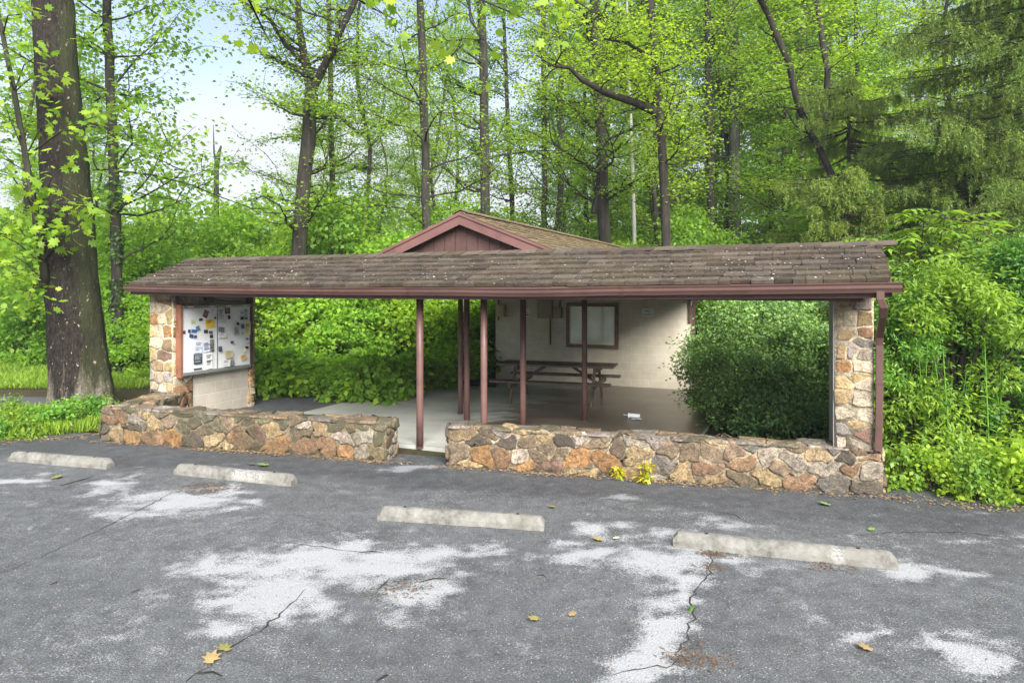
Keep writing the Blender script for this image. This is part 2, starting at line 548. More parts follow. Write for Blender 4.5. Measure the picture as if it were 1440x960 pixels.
def limb(rs, mb, p, d, length, r0, lvl, lb, spec, seg=5):
    """a wandering branch; leaf sprays along the outer levels"""
    pts = [Vector(p)]; dd = Vector(d).normalized(); rads = [r0]
    for k in range(seg):
        dd = (dd + rv(rs, .20) + Vector((0, 0, spec.get('rise', .06)))).normalized()
        pts.append(pts[-1] + dd * (length / seg)); rads.append(max(.006, r0 * (1 - .82 * (k + 1) / seg)))
    mb.tube(pts, rads, 6 if lvl == 0 else 4, cap=False)
    if lvl < spec['levels']:
        nb = spec['kids'][lvl]
        for j in range(nb):
            t = .25 + .75 * (j + rs.rand()) / nb
            k = min(int(t * seg), seg - 1); q = pts[k].lerp(pts[k + 1], t * seg - k)
            ax = (pts[k + 1] - pts[k]).normalized()
            side = ax.cross(Vector((0, 0, 1)))
            if side.length < .1: side = Vector((1, 0, 0))
            side.normalize()
            sgn = 1 if (j % 2) else -1
            nd = ax * .55 + side * sgn * rs.uniform(.5, 1.0) + Vector((0, 0, rs.uniform(-.25, .35)))
            limb(rs, mb, q, nd, length * rs.uniform(.34, .58), r0 * .45, lvl + 1, lb, spec, max(3, seg - 1))
    if lvl >= spec.get('leaf_from', 1):
        for k in range(1, len(pts)):
            lb.spray(rs, pts[k], spec['n'], spec['spread'], spec['size'], spec.get('flat', .35), spec.get('droop', .25))


def tree_on(name, path, rads, spec, bark, leafmat, seed, label, cat='tree', group=None, zlo=3.0, zhi=20, nl=30,
            reach=(1.6, 3.6), shape=LEAF, extra=None, ivy=0, sides=10, dirs=None):
    """a tree on a given trunk path: parts trunk and crown"""
    rs = np.random.RandomState(seed)
    root = thing(name, path[0], label, cat, group)
    mb = MB(); lb = LB()
    P = [Vector(p) for p in path]
    # resample the trunk
    pts = [P[0]]; rr = [rads[0]]
    for k in range(len(P) - 1):
        m = max(2, int((P[k + 1] - P[k]).length / .9))
        for j in range(1, m + 1):
            t = j / m
            q = P[k].lerp(P[k + 1], t) + (rv(rs, .018) if j < m else Vector())
            pts.append(q); rr.append(rads[k] * (1 - t) + rads[k + 1] * t)
    mb.tube(pts, rr, sides, cap=False, wob=.14, rs=rs)
    for i in range(nl):
        z = zlo + (zhi - zlo) * (i + rs.rand()) / nl
        k = min(range(len(pts) - 1), key=lambda q: abs(pts[q].z - z))
        a = rs.uniform(0, 2 * PI) if dirs is None else rs.uniform(*dirs)
        el = rs.uniform(-.05, .7)
        d = Vector((math.cos(a), math.sin(a), el))
        ln = rs.uniform(*reach) * (1.0 if z < zhi * .7 else .8)
        limb(rs, mb, pts[k], d, ln, max(.018, rr[k] * .28), 0, lb, spec)
    if extra:
        for (pl, r0, r1) in extra:
            pl = [Vector(q) for q in pl]
            n = len(pl)
            mb.tube(pl, [r0 + (r1 - r0) * k / (n - 1) for k in range(n)], 7, cap=False, wob=.1, rs=rs)
            for k in range(1, n):
                for j in range(3):
                    a = rs.uniform(0, 2 * PI)
                    limb(rs, mb, pl[k - 1].lerp(pl[k], rs.rand()), Vector((math.cos(a), math.sin(a), .3)), rs.uniform(.8, 1.7), r1 * .7, 0, lb, spec, 4)
    mb.build('trunk', bark, root, smooth=True)
    lb.build('crown', leafmat, root, shape)
    if ivy:
        iv = LB()
        for k in range(len(pts) - 1):
            if pts[k].z < ivy:
                n = 260
                a = rs.uniform(0, 2 * PI, n); rr_ = rr[k] * rs.uniform(.95, 1.45, n)
                q = np.array(pts[k]) + np.c_[np.cos(a) * rr_, np.sin(a) * rr_, rs.uniform(0, .95, n)]
                o = np.c_[np.cos(a), np.sin(a), np.zeros(n)]
                A = rs.normal(size=(n, 3)) * .4 + np.array([0, 0, -1.0]); iv.add(q, A, o + rs.normal(size=(n, 3)) * .35, rs.uniform(.07, .13, n))
        iv.build('ivy', M['ivy'], root)
    return root


# ------------------------------------------------------------------ world, sun, camera
SUN_EL, SUN_AZ = math.radians(36), math.radians(168)      # azimuth clockwise from +Y: behind the camera, to the right
w = bpy.data.worlds.new('World'); sc.world = w; w.use_nodes = True
nt = w.node_tree; nt.nodes.clear()
wo = nt.nodes.new('ShaderNodeOutputWorld')
sky = nt.nodes.new('ShaderNodeTexSky'); sky.sky_type = 'NISHITA'; sky.sun_disc = False
sky.sun_elevation = SUN_EL; sky.sun_rotation = SUN_AZ; sky.air_density = 1.0; sky.dust_density = 1.0; sky.ozone_density = 1.4
bg = nt.nodes.new('ShaderNodeBackground'); bg.inputs['Strength'].default_value = .05
hs = nt.nodes.new('ShaderNodeHueSaturation'); hs.inputs['Hue'].default_value = .515; hs.inputs['Saturation'].default_value = .85; hs.inputs['Value'].default_value = .68
nt.links.new(sky.outputs[0], hs.inputs['Color']); nt.links.new(hs.outputs[0], bg.inputs[0])
cl = nt.nodes.new('ShaderNodeBackground'); cl.inputs[0].default_value = (.86, .90, 1.0, 1); cl.inputs[1].default_value = .135
tc = nt.nodes.new('ShaderNodeTexCoord')
mp = nt.nodes.new('ShaderNodeMapping'); mp.inputs['Scale'].default_value = (1, 1, 2.6)
nz = nt.nodes.new('ShaderNodeTexNoise'); nz.inputs['Scale'].default_value = 1.9; nz.inputs['Detail'].default_value = 8; nz.inputs['Roughness'].default_value = .55
nz.inputs['Distortion'].default_value = .35
nt.links.new(tc.outputs['Generated'], mp.inputs[0]); nt.links.new(mp.outputs[0], nz.inputs['Vector'])
sp = nt.nodes.new('ShaderNodeSeparateXYZ'); nt.links.new(tc.outputs['Generated'], sp.inputs[0])
ma = nt.nodes.new('ShaderNodeMath'); ma.operation = 'MULTIPLY_ADD'; ma.inputs[1].default_value = -.95; ma.inputs[2].default_value = .20
nt.links.new(sp.outputs[2], ma.inputs[0])
ad = nt.nodes.new('ShaderNodeMath'); nt.links.new(ma.outputs[0], ad.inputs[0]); nt.links.new(nz.outputs['Fac'], ad.inputs[1])
cr = nt.nodes.new('ShaderNodeValToRGB'); cr.color_ramp.elements[0].position = .34; cr.color_ramp.elements[1].position = .66
nt.links.new(ad.outputs[0], cr.inputs[0])
mx = nt.nodes.new('ShaderNodeMixShader'); nt.links.new(cr.outputs[0], mx.inputs[0]); nt.links.new(bg.outputs[0], mx.inputs[1]); nt.links.new(cl.outputs[0], mx.inputs[2])
nt.links.new(mx.outputs[0], wo.inputs[0])
sl = bpy.data.lights.new('sun', 'SUN'); sl.energy = 1.5; sl.angle = math.radians(40); sl.color = (1, .96, .90)
so = bpy.data.objects.new('sun', sl); COL.objects.link(so)
sd = Vector((math.sin(SUN_AZ) * math.cos(SUN_EL), math.cos(SUN_AZ) * math.cos(SUN_EL), math.sin(SUN_EL)))
so.rotation_euler = sd.to_track_quat('Z', 'Y').to_euler(); so.location = sd * 60
cam = bpy.data.cameras.new('camera'); co = bpy.data.objects.new('camera', cam); COL.objects.link(co)
cam.sensor_width = 36; cam.lens = 24; cam.shift_y = -(480 - HY) / 1440; cam.clip_end = 1500; cam.clip_start = .05
co.location = (0, 0, CAMH); co.rotation_euler = (PI / 2, 0, 0)
sc.camera = co
sc.view_settings.view_transform = 'Standard'; sc.view_settings.look = 'None'; sc.view_settings.gamma = 1
sc.view_settings.exposure = 3.05
sc.view_settings.use_curve_mapping = False
sc.render.engine = 'CYCLES'
cy = sc.cycles
cy.max_bounces = 7; cy.diffuse_bounces = 4; cy.glossy_bounces = 3; cy.transmission_bounces = 4; cy.transparent_max_bounces = 4
cy.use_denoising = True; cy.caustics_reflective = False; cy.caustics_refractive = False
cy.sample_clamp_indirect = 6

# ------------------------------------------------------------------ ground
def fbm(x, y, z=0.0, o=4):
    return mnoise.fractal(Vector((x, y, z)), 1.0, 2.0, o)


def grid_sheet(name, xs, ys, fn, mat, zf=None, attrs=None, smooth=True):
    nx, ny = len(xs), len(ys)
    v = np.zeros((nx * ny, 3)); pts = []
    for j, b in enumerate(ys):
        for i, a in enumerate(xs):
            p = fn(a, b); z = zf(p.x, p.y) if zf else p.z
            v[j * nx + i] = (p.x, p.y, z)
    idx = np.arange(nx * ny).reshape(ny, nx)
    f = np.stack([idx[:-1, :-1], idx[:-1, 1:], idx[1:, 1:], idx[1:, :-1]], -1).reshape(-1, 4)
    o = link_mesh(name, v, f, [mat], None, smooth, origin=(0, 0, 0))
    if attrs:
        for an, af in attrs.items():
            a = o.data.attributes.new(an, 'FLOAT', 'POINT')
            a.data.foreach_set('value', np.array([af(q[0], q[1]) for q in v], dtype=np.float32))
    return o


def seq(a, b, s): return list(np.linspace(a, b, max(2, int(round((b - a) / s)) + 1)))


def hill(x, y):
    h = 0.0
    if y > 14: h += (y - 14) * .012
    if x > 3 and y > 13: h += min((x - 3) * .10, 5) * min(1, (y - 13) / 15)
    return h


def ground_z(x, y):
    base = -.035 + hill(x, y)
    if y > 17: base += .12 * fbm(x * .25, y * .25)
    return base


xs = seq(-300, -40, 40)[:-1] + seq(-40, 45, 1.0) + seq(45, 300, 40)[1:]
ys = seq(-60, -8, 13)[:-1] + seq(-8, 50, 1.0) + seq(50, 400, 50)[1:]
g = grid_sheet('ground', xs, ys, lambda a, b: Vector((a, b, 0)), M['soil'], ground_z)
tag(g, kind='structure')

WEAR = [(440, 796, 125, 27, 1), (545, 790, 95, 20, 1), (380, 840, 70, 32, .95), (335, 880, 32, 26, .8), (590, 832, 55, 22, .75), (300, 800, 40, 14, .8),
        (255, 706, 80, 16, .9), (320, 690, 25, 8, .8), (200, 722, 35, 9, .7), (150, 686, 34, 11, .8), (25, 678, 40, 9, .8), (110, 652, 40, 3, .7), (330, 655, 18, 2, .5),
        (845, 741, 34, 11, .85), (820, 776, 58, 15, .85), (872, 701, 26, 6, .9), (910, 750, 45, 6, .7), (700, 775, 60, 12, .35),
        (940, 785, 62, 20, .9), (1040, 792, 48, 12, .75), (928, 895, 34, 55, 1), (905, 950, 50, 18, 1), (955, 835, 18, 30, .8), (985, 815, 30, 12, .75),
        (1180, 790, 35, 6, .5), (1300, 806, 62, 13, .8), (1365, 914, 58, 18, .85), (1205, 890, 34, 8, .8), (580, 657, 34, 3, 1.0), (1010, 730, 60, 5, .35), (1380, 760, 60, 8, .35),
        (120, 930, 200, 40, .25), (1150, 860, 60, 20, .2)]


def to_px(x, y): return CX + F * x / y, HY + F * CAMH / y


def wear(x, y):
    if y < 2.8 or abs(x) > y * .85: return .12 + .35 * fbm(x * .7, y * .7)
    wx, wy = x + .22 * fbm(x * 1.6, y * 2.2, 5, 6), y + .30 * fbm(x * 1.6, y * 2.2, 9, 6)
    px, py = to_px(wx, wy); best = .02
    for (a, b, rx, ry, s) in WEAR:
        d = math.hypot((px - a) / rx, (py - b) / ry)
        if d < 2.2: best = max(best, s * (1.02 - .55 * d))
    return best + .16 * fbm(x * 1.3, y * 1.3) + .30 * fbm(x * 3.2 + y, y * 6.5, 2, 6)


def fresh(x, y):
    d = (Vector((x, y, 0)) - W0).dot(WN)      # darker newer strip along the walls
    k = max(0.0, min(1.0, (d + 1.25 + .45 * fbm(x * .9, y * .9)) / .35))
    return k * .85


ss = seq(-40, -4, 4)[:-1] + seq(-4, 13.5, .06) + seq(13.5, 50, 4)[1:]
ts = seq(-30, -6.4, 3)[:-1] + seq(-6.4, .45, .06)


def lot_pt(s_, t_):
    return W(s_, t_)


lot = grid_sheet('parking_lot', ss, ts, lot_pt, M['asphalt'], lambda x, y: .012 * fbm(x * .5, y * .5), {'Wear': wear, 'Fresh': fresh})
tag(lot, kind='structure')

# cracks in the lot
rs = np.random.RandomState(5)
cm = MB()


def crack(pxs, wd=.018):
    pts = [gp(a, b) for a, b in pxs]; fine = []
    for k in range(len(pts) - 1):
        m = max(3, int((pts[k + 1] - pts[k]).length / .07))
        for j in range(m): fine.append(pts[k].lerp(pts[k + 1], j / m) + Vector((rs.normal() * .014, rs.normal() * .014, 0)))
    fine.append(pts[-1])
    L = []
    for k, p in enumerate(fine):
        t = (fine[min(k + 1, len(fine) - 1)] - fine[max(0, k - 1)]).normalized(); n = Vector((-t.y, t.x, 0))
        ww = .6 * wd * rs.uniform(.2, 1.0) * math.sin(PI * min(1, max(.06, (k + .5) / len(fine)))) ** .4
        L.append((p + n * ww / 2, p - n * ww / 2))
    for k in range(len(L) - 1):
        cm.poly([q + Vector((0, 0, .016 * 0 + .004 + .012 * fbm(q.x * .5, q.y * .5))) for q in (L[k][0], L[k][1], L[k + 1][1], L[k + 1][0])])


crack([(0, 804), (60, 782), (110, 760), (180, 725), (240, 694), (290, 680)], .022)
crack([(395, 762), (440, 768), (470, 772), (520, 778)], .02)
crack([(270, 955), (310, 915), (360, 890), (390, 870), (415, 842), (430, 828)], .03)
crack([(860, 950), (920, 938), (945, 936)], .025)
crack([(945, 936), (975, 870), (972, 840), (990, 815), (1003, 790), (1000, 775)], .028)
crack([(975, 718), (1030, 722), (1062, 738)], .018)
crack([(1200, 752), (1260, 748), (1350, 748), (1440, 757)], .03)
crack([(80, 690), (130, 675), (150, 672)], .02)
crack([(250, 690), (300, 700), (330, 690)], .016)
o = cm.build('asphalt_crack', M['crack'], lot)

# patio slab, path, verge, lawn
def patio_wet(x, y):
    q = Vector((x, y, 0)) - E0; u, v = q.dot(EM), q.dot(EN)
    k = .5 - (-5.9 - u) * .35 if u < -5.2 else 1.0
    if v < 2.2: k -= (2.2 - v) * .45
    return max(-.3, min(1.0, k))


us = seq(-9.4, -2.35, .15); vs = seq(.45, 7.6, .15)
pat = grid_sheet('patio', us, vs, lambda a, b: B(a + (max(0, b - 1.0) * .12 if a < -8 else 0) * 0, b, .03), M['patio'], None, {'Wet': patio_wet}, False)
tag(pat, kind='structure')
pm = MB(); pm.frame_box(B, -9.4, -2.35, .44, 7.6, -.05, .026); pm.build('patio_edge', M['patio'], pat)
path = MB()
path.poly([B(-13.5, .6, .008), B(-9.4, .6, .008), B(-9.4, 4.6, .008), B(-13.5, 3.6, .008)])
tag(path.build('path', M['path'], None, origin=(0, 0, 0)), kind='structure')
lp = gp(-60, 560); drv = MB()
drv.poly([gp(-900, 566, -.0) + Vector((0, 0, .005)), gp(120, 583) + Vector((0, 0, .005)), gp(150, 560) + Vector((0, 0, .005)), gp(-700, 545) + Vector((0, 0, .005))])
tag(drv.build('driveway', M['path'], None, origin=(0, 0, 0)), kind='structure')
lw = MB(); lw.poly([gp(-1200, 545) + Vector((0, 0, .01)), gp(150, 546) + Vector((0, 0, .01)), Vector((-9, 40, .4)), Vector((-60, 40, .4))])
tag(lw.build('lawn', M['lawn'], None, origin=(0, 0, 0)), kind='structure')

# ------------------------------------------------------------------ stone masonry
PAL = dict(O=(.29, .16, .07), T=(.31, .225, .125), B=(.185, .138, .092), D=(.10, .083, .066), M=(.135, .122, .08), W=(.33, .285, .23),
           R=(.225, .135, .08), P=(.20, .125, .095), G=(.185, .165, .14), Y=(.40, .30, .155), C=(.44, .375, .275), V=(.25, .22, .195))


def clip(poly, a, b, c):
    out = []
    for k in range(len(poly)):
        p, q = poly[k], poly[(k + 1) % len(poly)]
        dp, dq = a * p[0] + b * p[1] - c, a * q[0] + b * q[1] - c
        if dp <= 0: out.append(p)
        if (dp < 0 < dq) or (dq < 0 < dp):
            t = dp / (dp - dq); out.append((p[0] + t * (q[0] - p[0]), p[1] + t * (q[1] - p[1])))
    return out


def cells(sites, L, Hh, asp=1.0, wmax=.0, rs=None):
    res = []
    ws = [wmax * (rs.rand() if rs is not None else 0) for _ in sites]
    for i, (x, y, c) in enumerate(sites):
        poly = [(0, 0), (L, 0), (L, Hh), (0, Hh)]
        for j, (X, Y, _) in enumerate(sites):
            if i == j: continue
            a, b = X - x, (Y - y) * asp * asp
            poly = clip(poly, a, b, (a * (X + x) + b * (Y + y)) / 2 + (ws[i] - ws[j]) / 2)
            if len(poly) < 3: break
        if len(poly) >= 3: res.append((poly, c))
    return res


def inset(poly, d):
    cx = sum(p[0] for p in poly) / len(poly); cy_ = sum(p[1] for p in poly) / len(poly)
    out = poly
    n = len(poly)
    for k in range(n):
        p, q = poly[k], poly[(k + 1) % n]
        ex, ey = q[0] - p[0], q[1] - p[1]; l = math.hypot(ex, ey)
        if l < 1e-6: continue
        nx, ny = ey / l, -ex / l
        out = clip(out, nx, ny, nx * p[0] + ny * p[1] - d)
        if len(out) < 3: return None
    return out


def rounded(poly, rs, m=2):
    for _ in range(m):
        o = []
        n = len(poly)
        for k in range(n):
            p, q = poly[k], poly[(k + 1) % n]
            o.append((p[0] * .75 + q[0] * .25, p[1] * .75 + q[1] * .25)); o.append((p[0] * .25 + q[0] * .75, p[1] * .25 + q[1] * .75))
        poly = o
    return poly


def ragged(poly, amp, seed):
    out = []
    n = len(poly)
    for k in range(n):
        p, q = poly[k], poly[(k + 1) % n]
        m = max(1, int(math.hypot(q[0] - p[0], q[1] - p[1]) / .035))
        for j in range(m):
            x, y = p[0] + (q[0] - p[0]) * j / m, p[1] + (q[1] - p[1]) * j / m
            dx = amp * fbm(x * 5.5, y * 5.5, seed, 3) + amp * .22 * fbm(x * 24, y * 24, seed, 2)
            dy = amp * fbm(x * 5.5 + 40, y * 5.5, seed, 3) + amp * .22 * fbm(x * 24 + 40, y * 24, seed, 2)
            out.append((x + dx, y + dy))
    return out


def stones(mb, sites, L, Hh, fn, rs, mort=.012, proud=.03, asp=1.5, amp=.07, flat=False):
    """fn(s, h, out) -> world point"""
    seed = rs.rand() * 50
    for poly, c in cells(sites, L, Hh, asp, .02 if not flat else .006, rs):
        p0 = inset(poly, mort * rs.uniform(.4, 1.5))
        if not p0: continue
        col = PAL[c] if isinstance(c, str) else c
        kk = rs.uniform(.72, 1.28); col = tuple(max(.01, x * kk * rs.uniform(.97, 1.03)) for x in col)
        if len(p0) > 2 and not flat: p0 = rounded(p0, rs, 1)
        p0 = ragged(p0, amp, seed)
        cx = sum(p[0] for p in p0) / len(p0); cy_ = sum(p[1] for p in p0) / len(p0)
        h = proud * rs.uniform(.35, 1.4); tx, ty = rs.normal() * .05, rs.normal() * .08
        rings = []
        prof = ((1.0, -.012), (.99, .6), (.955, .95), (.75, 1.0), (.4, 1.0)) if flat else ((1.0, -.012), (.992, .60), (.965, .92), (.80, 1.02), (.42, 1.0))
        for (k, d) in prof:
            ring = []
            for x, y in p0:
                X, Y = cx + (x - cx) * k, cy_ + (y - cy_) * k
                o = (h * d if d > 0 else d)
                if d > 0: o += ((X - cx) * tx + (Y - cy_) * ty) + .5 * proud * (fbm(X * 7, Y * 7, cx * 3, 3)) * min(1, d)
                ring.append(mb.vert(fn(X, Y, o)))
            rings.append(ring)
        n = len(p0)
        for a in range(len(rings) - 1):
            for k in range(n):
                mb.face((rings[a][k], rings[a][(k + 1) % n], rings[a + 1][(k + 1) % n], rings[a + 1][k]), col)
        mb.face(rings[-1], col)


def rand_sites(rs, L, Hh, n, pal):
    pts = []; t = 0
    md = math.sqrt(L * Hh / n) * .72
    while len(pts) < n and t < 4000:
        t += 1
        p = (rs.uniform(.02, L - .02), rs.uniform(.02, Hh - .02))
        if all(math.hypot(p[0] - q[0], p[1] - q[1]) > md for q in pts): pts.append((p[0], p[1], pal[rs.randint(len(pal))]))
    return pts


def px_sites(lst, x0, x1, top, bot, L, Hh):
    """stones surveyed in a crop: top and bottom edges as (y at x0, y at x1)"""
    out = []
    for x, y, c in lst:
        f = (x - x0) / (x1 - x0); t = top[0] + (top[1] - top[0]) * f; b = bot[0] + (bot[1] - bot[0]) * f
        out.append((min(L - .02, max(.02, f * L)), min(Hh - .02, max(.02, (b - y) / (b - t) * Hh)), c))
    return out


WH = .53; WT = .40
S_L0, S_L1 = 0.0, w_at_px(541)
S_R0, S_R1 = w_at_px(629), WLEN
LEFT = [(70, 125, 'B'), (70, 170, 'R'), (45, 210, 'D'), (125, 140, 'R'), (215, 160, 'G'), (200, 198, 'D'), (185, 243, 'O'), (100, 238, 'T'), (55, 250, 'B'), (235, 120, 'T'), (272, 120, 'T'),
        (305, 185, 'T'), (300, 245, 'R'), (370, 165, 'B'), (395, 240, 'O'), (500, 165, 'M'), (490, 255, 'D'), (440, 185, 'M'), (600, 190, 'M'), (590, 260, 'T'), (650, 155, 'B'), (700, 135, 'M'),
        (715, 250, 'R'), (750, 165, 'B'), (830, 155, 'M'), (795, 215, 'P'), (850, 205, 'T'), (880, 262, 'O'), (900, 160, 'M'), (985, 182, 'W'), (985, 218, 'B'), (960, 160, 'B'), (1010, 275, 'R'),
        (1070, 183, 'T'), (1105, 287, 'R'), (1120, 172, 'M'), (1160, 235, 'W'), (1170, 300, 'O'), (1265, 228, 'W'), (1210, 185, 'B'), (1250, 305, 'W'), (1310, 305, 'T'), (1310, 235, 'M'),
        (160, 115, 'M'), (90, 100, 'M'), (320, 122, 'M'), (430, 122, 'M'), (540, 132, 'M'), (1250, 168, 'M'), (1310, 168, 'M'), (620, 280, 'T'), (560, 215, 'B')]
RIGHT = [(90, 150, 'B'), (165, 115, 'D'), (110, 82, 'T'), (180, 165, 'O'), (150, 187, 'T'), (245, 85, 'G'), (250, 170, 'R'), (215, 95, 'B'), (270, 118, 'D'), (320, 172, 'W'), (345, 115, 'B'), (330, 88, 'T'),
         (400, 135, 'B'), (375, 165, 'B'), (400, 193, 'P'), (345, 196, 'O'), (400, 98, 'T'), (500, 178, 'O'), (460, 115, 'D'), (560, 122, 'B'), (600, 187, 'O'), (615, 112, 'D'), (645, 135, 'B'), (680, 127, 'W'),
         (690, 168, 'T'), (705, 210, 'T'), (745, 112, 'W'), (775, 203, 'G'), (800, 148, 'B'), (765, 225, 'W'), (850, 152, 'B'), (900, 205, 'R'), (850, 122, 'B'), (940, 128, 'T'), (1040, 138, 'G'), (920, 155, 'B'),
         (1010, 185, 'R'), (1000, 235, 'B'), (985, 152, 'B'), (1090, 163, 'W'), (1075, 225, 'T'), (1100, 140, 'W'), (1155, 183, 'W'), (1170, 235, 'R'), (1180, 140, 'B'), (1220, 163, 'T'), (1245, 195, 'W'),
         (1295, 168, 'D'), (1320, 207, 'R'), (1270, 245, 'G'), (1350, 172, 'R'), (1370, 212, 'W'), (1360, 255, 'D'), (1255, 150, 'V'), (1330, 150, 'B'), (510, 100, 'W'), (590, 95, 'B'), (680, 102, 'T'), (1130, 205, 'B'),
         (440, 150, 'B'), (540, 215, 'T'), (830, 225, 'T'), (950, 240, 'T')]
rs = np.random.RandomState(11)


def wall_z(s_): return 0


def stone_wall(name, s0, s1, sites, label, top, bot, x0, x1, mat, mortcol, end_left, end_right, ret=None):
    L = s1 - s0
    mb = MB()
    # mortar core with an uneven top
    n = int(L / .12) + 1
    core = lambda k: [W(s0 + L * k / (n - 1), .035, -.08), W(s0 + L * k / (n - 1), .035, WH - .03 + .012 * fbm(k * .7, s0)), W(s0 + L * k / (n - 1), WT - .03, WH - .03 + .012 * fbm(k * .7, s0 + 9)), W(s0 + L * k / (n - 1), WT - .03, -.08)]
    mb.extrude(core, n, True, mortcol)
    st = px_sites(sites, x0, x1, top, bot, L, WH)
    stones(mb, st, L, WH, lambda a, h, o: W(s0 + a, .035 - o - .004, h - .01), rs, .0065, .014)
    # cap stones
    stones(mb, rand_sites(rs, L, WT - .02, int(L * 5.5), 'BMMBGTV'), L, WT - .02, lambda a, h, o: W(s0 + a, .01 + h, WH - .03 + o), rs, .005, .016, 1.0, .03, True)
    # back face
    stones(mb, rand_sites(rs, L, WH, int(L * 5), 'BMTRBD'), L, WH, lambda a, h, o: W(s1 - a, WT - .03 + o, h - .02), rs, .012, .03)
    if end_right:
        stones(mb, rand_sites(rs, WT - .05, WH, 8, 'MBTWMB'), WT - .05, WH, lambda a, h, o: W(s1 + .0 + o, .03 + a, h - .02), rs, .010, .03)
    if end_left:
        stones(mb, rand_sites(rs, WT - .05, WH, 8, 'BDBM'), WT - .05, WH, lambda a, h, o: W(s0 - o, WT - .03 - a, h - .02), rs, .010, .03)
    if ret:
        (ra, rb, rw) = ret      # a return running back from the left end to the pillar
        d = (rb - ra); rl = d.length; d.normalize(); nn = Vector((d.y, -d.x, 0))
        R = lambda a, b, z: ra + d * a + nn * b + Vector((0, 0, z))
        mb.frame_box(R, 0, rl, .03, rw - .03, -.08, WH - .03, mortcol)
        stones(mb, rand_sites(rs, rl, rw, int(rl * 7), 'BMTTV'), rl, rw, lambda a, h, o: R(a, h, WH - .03 + o), rs, .006, .016, 1.0, .03, True)
        stones(mb, rand_sites(rs, rl, WH, int(rl * 7), 'BDMR'), rl, WH, lambda a, h, o: R(rl - a, .03 - o, h - .02), rs, .012, .03)
        stones(mb, rand_sites(rs, rl, WH, int(rl * 7), 'BDMR'), rl, WH, lambda a, h, o: R(a, rw - .03 + o, h - .02), rs, .012, .03)
    o = mb.build(name, mat, None, smooth=True)
    return tag(o, label, 'wall')


PL_u0, PL_u1 = -11.42, -10.86
sw = stone_wall('low_stone_wall', S_L0, S_L1, LEFT, 'low mossy fieldstone wall with orange stones, left of the entrance gap', (98, 160), (268, 348), 30, 1345, M['stone_moss'], (.22, .185, .12),
                True, True, (W(.0, WT - .05), B(-11.55, .75), .55))
sw2 = stone_wall('low_stone_wall', S_R0, S_R1, RIGHT, 'longer low fieldstone wall right of the entrance gap, carrying the right pillar', (68, 148), (195, 282), 60, 1397, M['stone'], (.29, .245, .17), True, True)

# ------------------------------------------------------------------ shelter
SH = thing('picnic_shelter', B(-5.8, 1.5, 0), 'brown roofed open picnic shelter with stone end pillars and tan block building behind', 'shelter')


def sag(u, v=0.0):
    t = min(1, max(0, -u / EL)); return -.05 * 4 * t * (1 - t) * max(0, 1 - v / 1.2)


RZ0, RZ1, RV = 2.385, 2.83, 1.2


def shingle_rows(mb, fn, L, S, expo, pal, rs, thick=.022, skip=None):
    """fn(a along, b upslope, lift) -> world"""
    nr = int(math.ceil(S / expo))
    for r in range(nr):
        b0 = r * expo; b1 = min(S + .02, b0 + expo + .05)
        a = -rs.uniform(0, .2)
        row = rs.uniform(.9, 1.1)
        while a < L:
            wd = rs.uniform(.13, .32); a0 = max(0, a); a1 = min(L, a + wd - .006)
            a += wd
            if a1 - a0 < .02: continue
            if skip and skip(a0, b0): continue
            j = rs.normal() * .006; th = thick * rs.uniform(.75, 1.35)
            c = pal[rs.randint(len(pal))]; k = row * rs.uniform(.84, 1.16); c = tuple(x * k for x in c)
            w0, w1 = th + .010 + rs.normal() * .003, th + .010 + rs.normal() * .003
            q = [fn(a0, b0 + j, .002), fn(a1, b0 + j + rs.normal() * .003, .002), fn(a1, b1, .0), fn(a0, b1, .0),
                 fn(a0, b0 + j, w0), fn(a1, b0 + j, w1), fn(a1, b1, .008), fn(a0, b1, .008)]
            mb.box8(q, c, 0, (0, 4))


rs = np.random.RandomState(21)
PALP = [(.070, .054, .041), (.084, .066, .051), (.056, .044, .035), (.096, .078, .062), (.074, .061, .049)]
SLV = math.hypot(RV, RZ1 - RZ0)
sn = Vector((0, 0, 1)) * (RV / SLV) - EN * ((RZ1 - RZ0) / SLV)
sb = Vector((0, 0, 1)) * (RV / SLV) + EN * ((RZ1 - RZ0) / SLV)
RF = lambda a, b, l: B(-EL + a, b * RV / SLV, RZ0 + (RZ1 - RZ0) * b / SLV + sag(-EL + a, b * RV / SLV) + .012 * fbm(a * .6, b * .8, 2)) + sn * l
RB = lambda a, b, l: B(-a, 2 * RV - b * RV / SLV, RZ0 + (RZ1 - RZ0) * b / SLV) + sb * l
mb = MB()
nseg = 24
for side in (0, 1):
    def prof(k, side=side):
        u = -EL + EL * k / (nseg - 1)
        if side == 0: return [B(u, .0, RZ0 + sag(u) - .012), B(u, RV, RZ1 - .012), B(u, RV, RZ1 - .06), B(u, .0, RZ0 + sag(u) - .06)]
        return [B(u, RV, RZ1 - .012), B(u, 2 * RV, RZ0 - .012), B(u, 2 * RV, RZ0 - .06), B(u, RV, RZ1 - .06)]
    mb.extrude(prof, nseg)
roof = mb.build('porch_roof', M['soffit'], SH)
mb = MB(); shingle_rows(mb, RF, EL, SLV, .185, PALP, rs, .036); shingle_rows(mb, RB, EL, SLV, .185, PALP, rs)
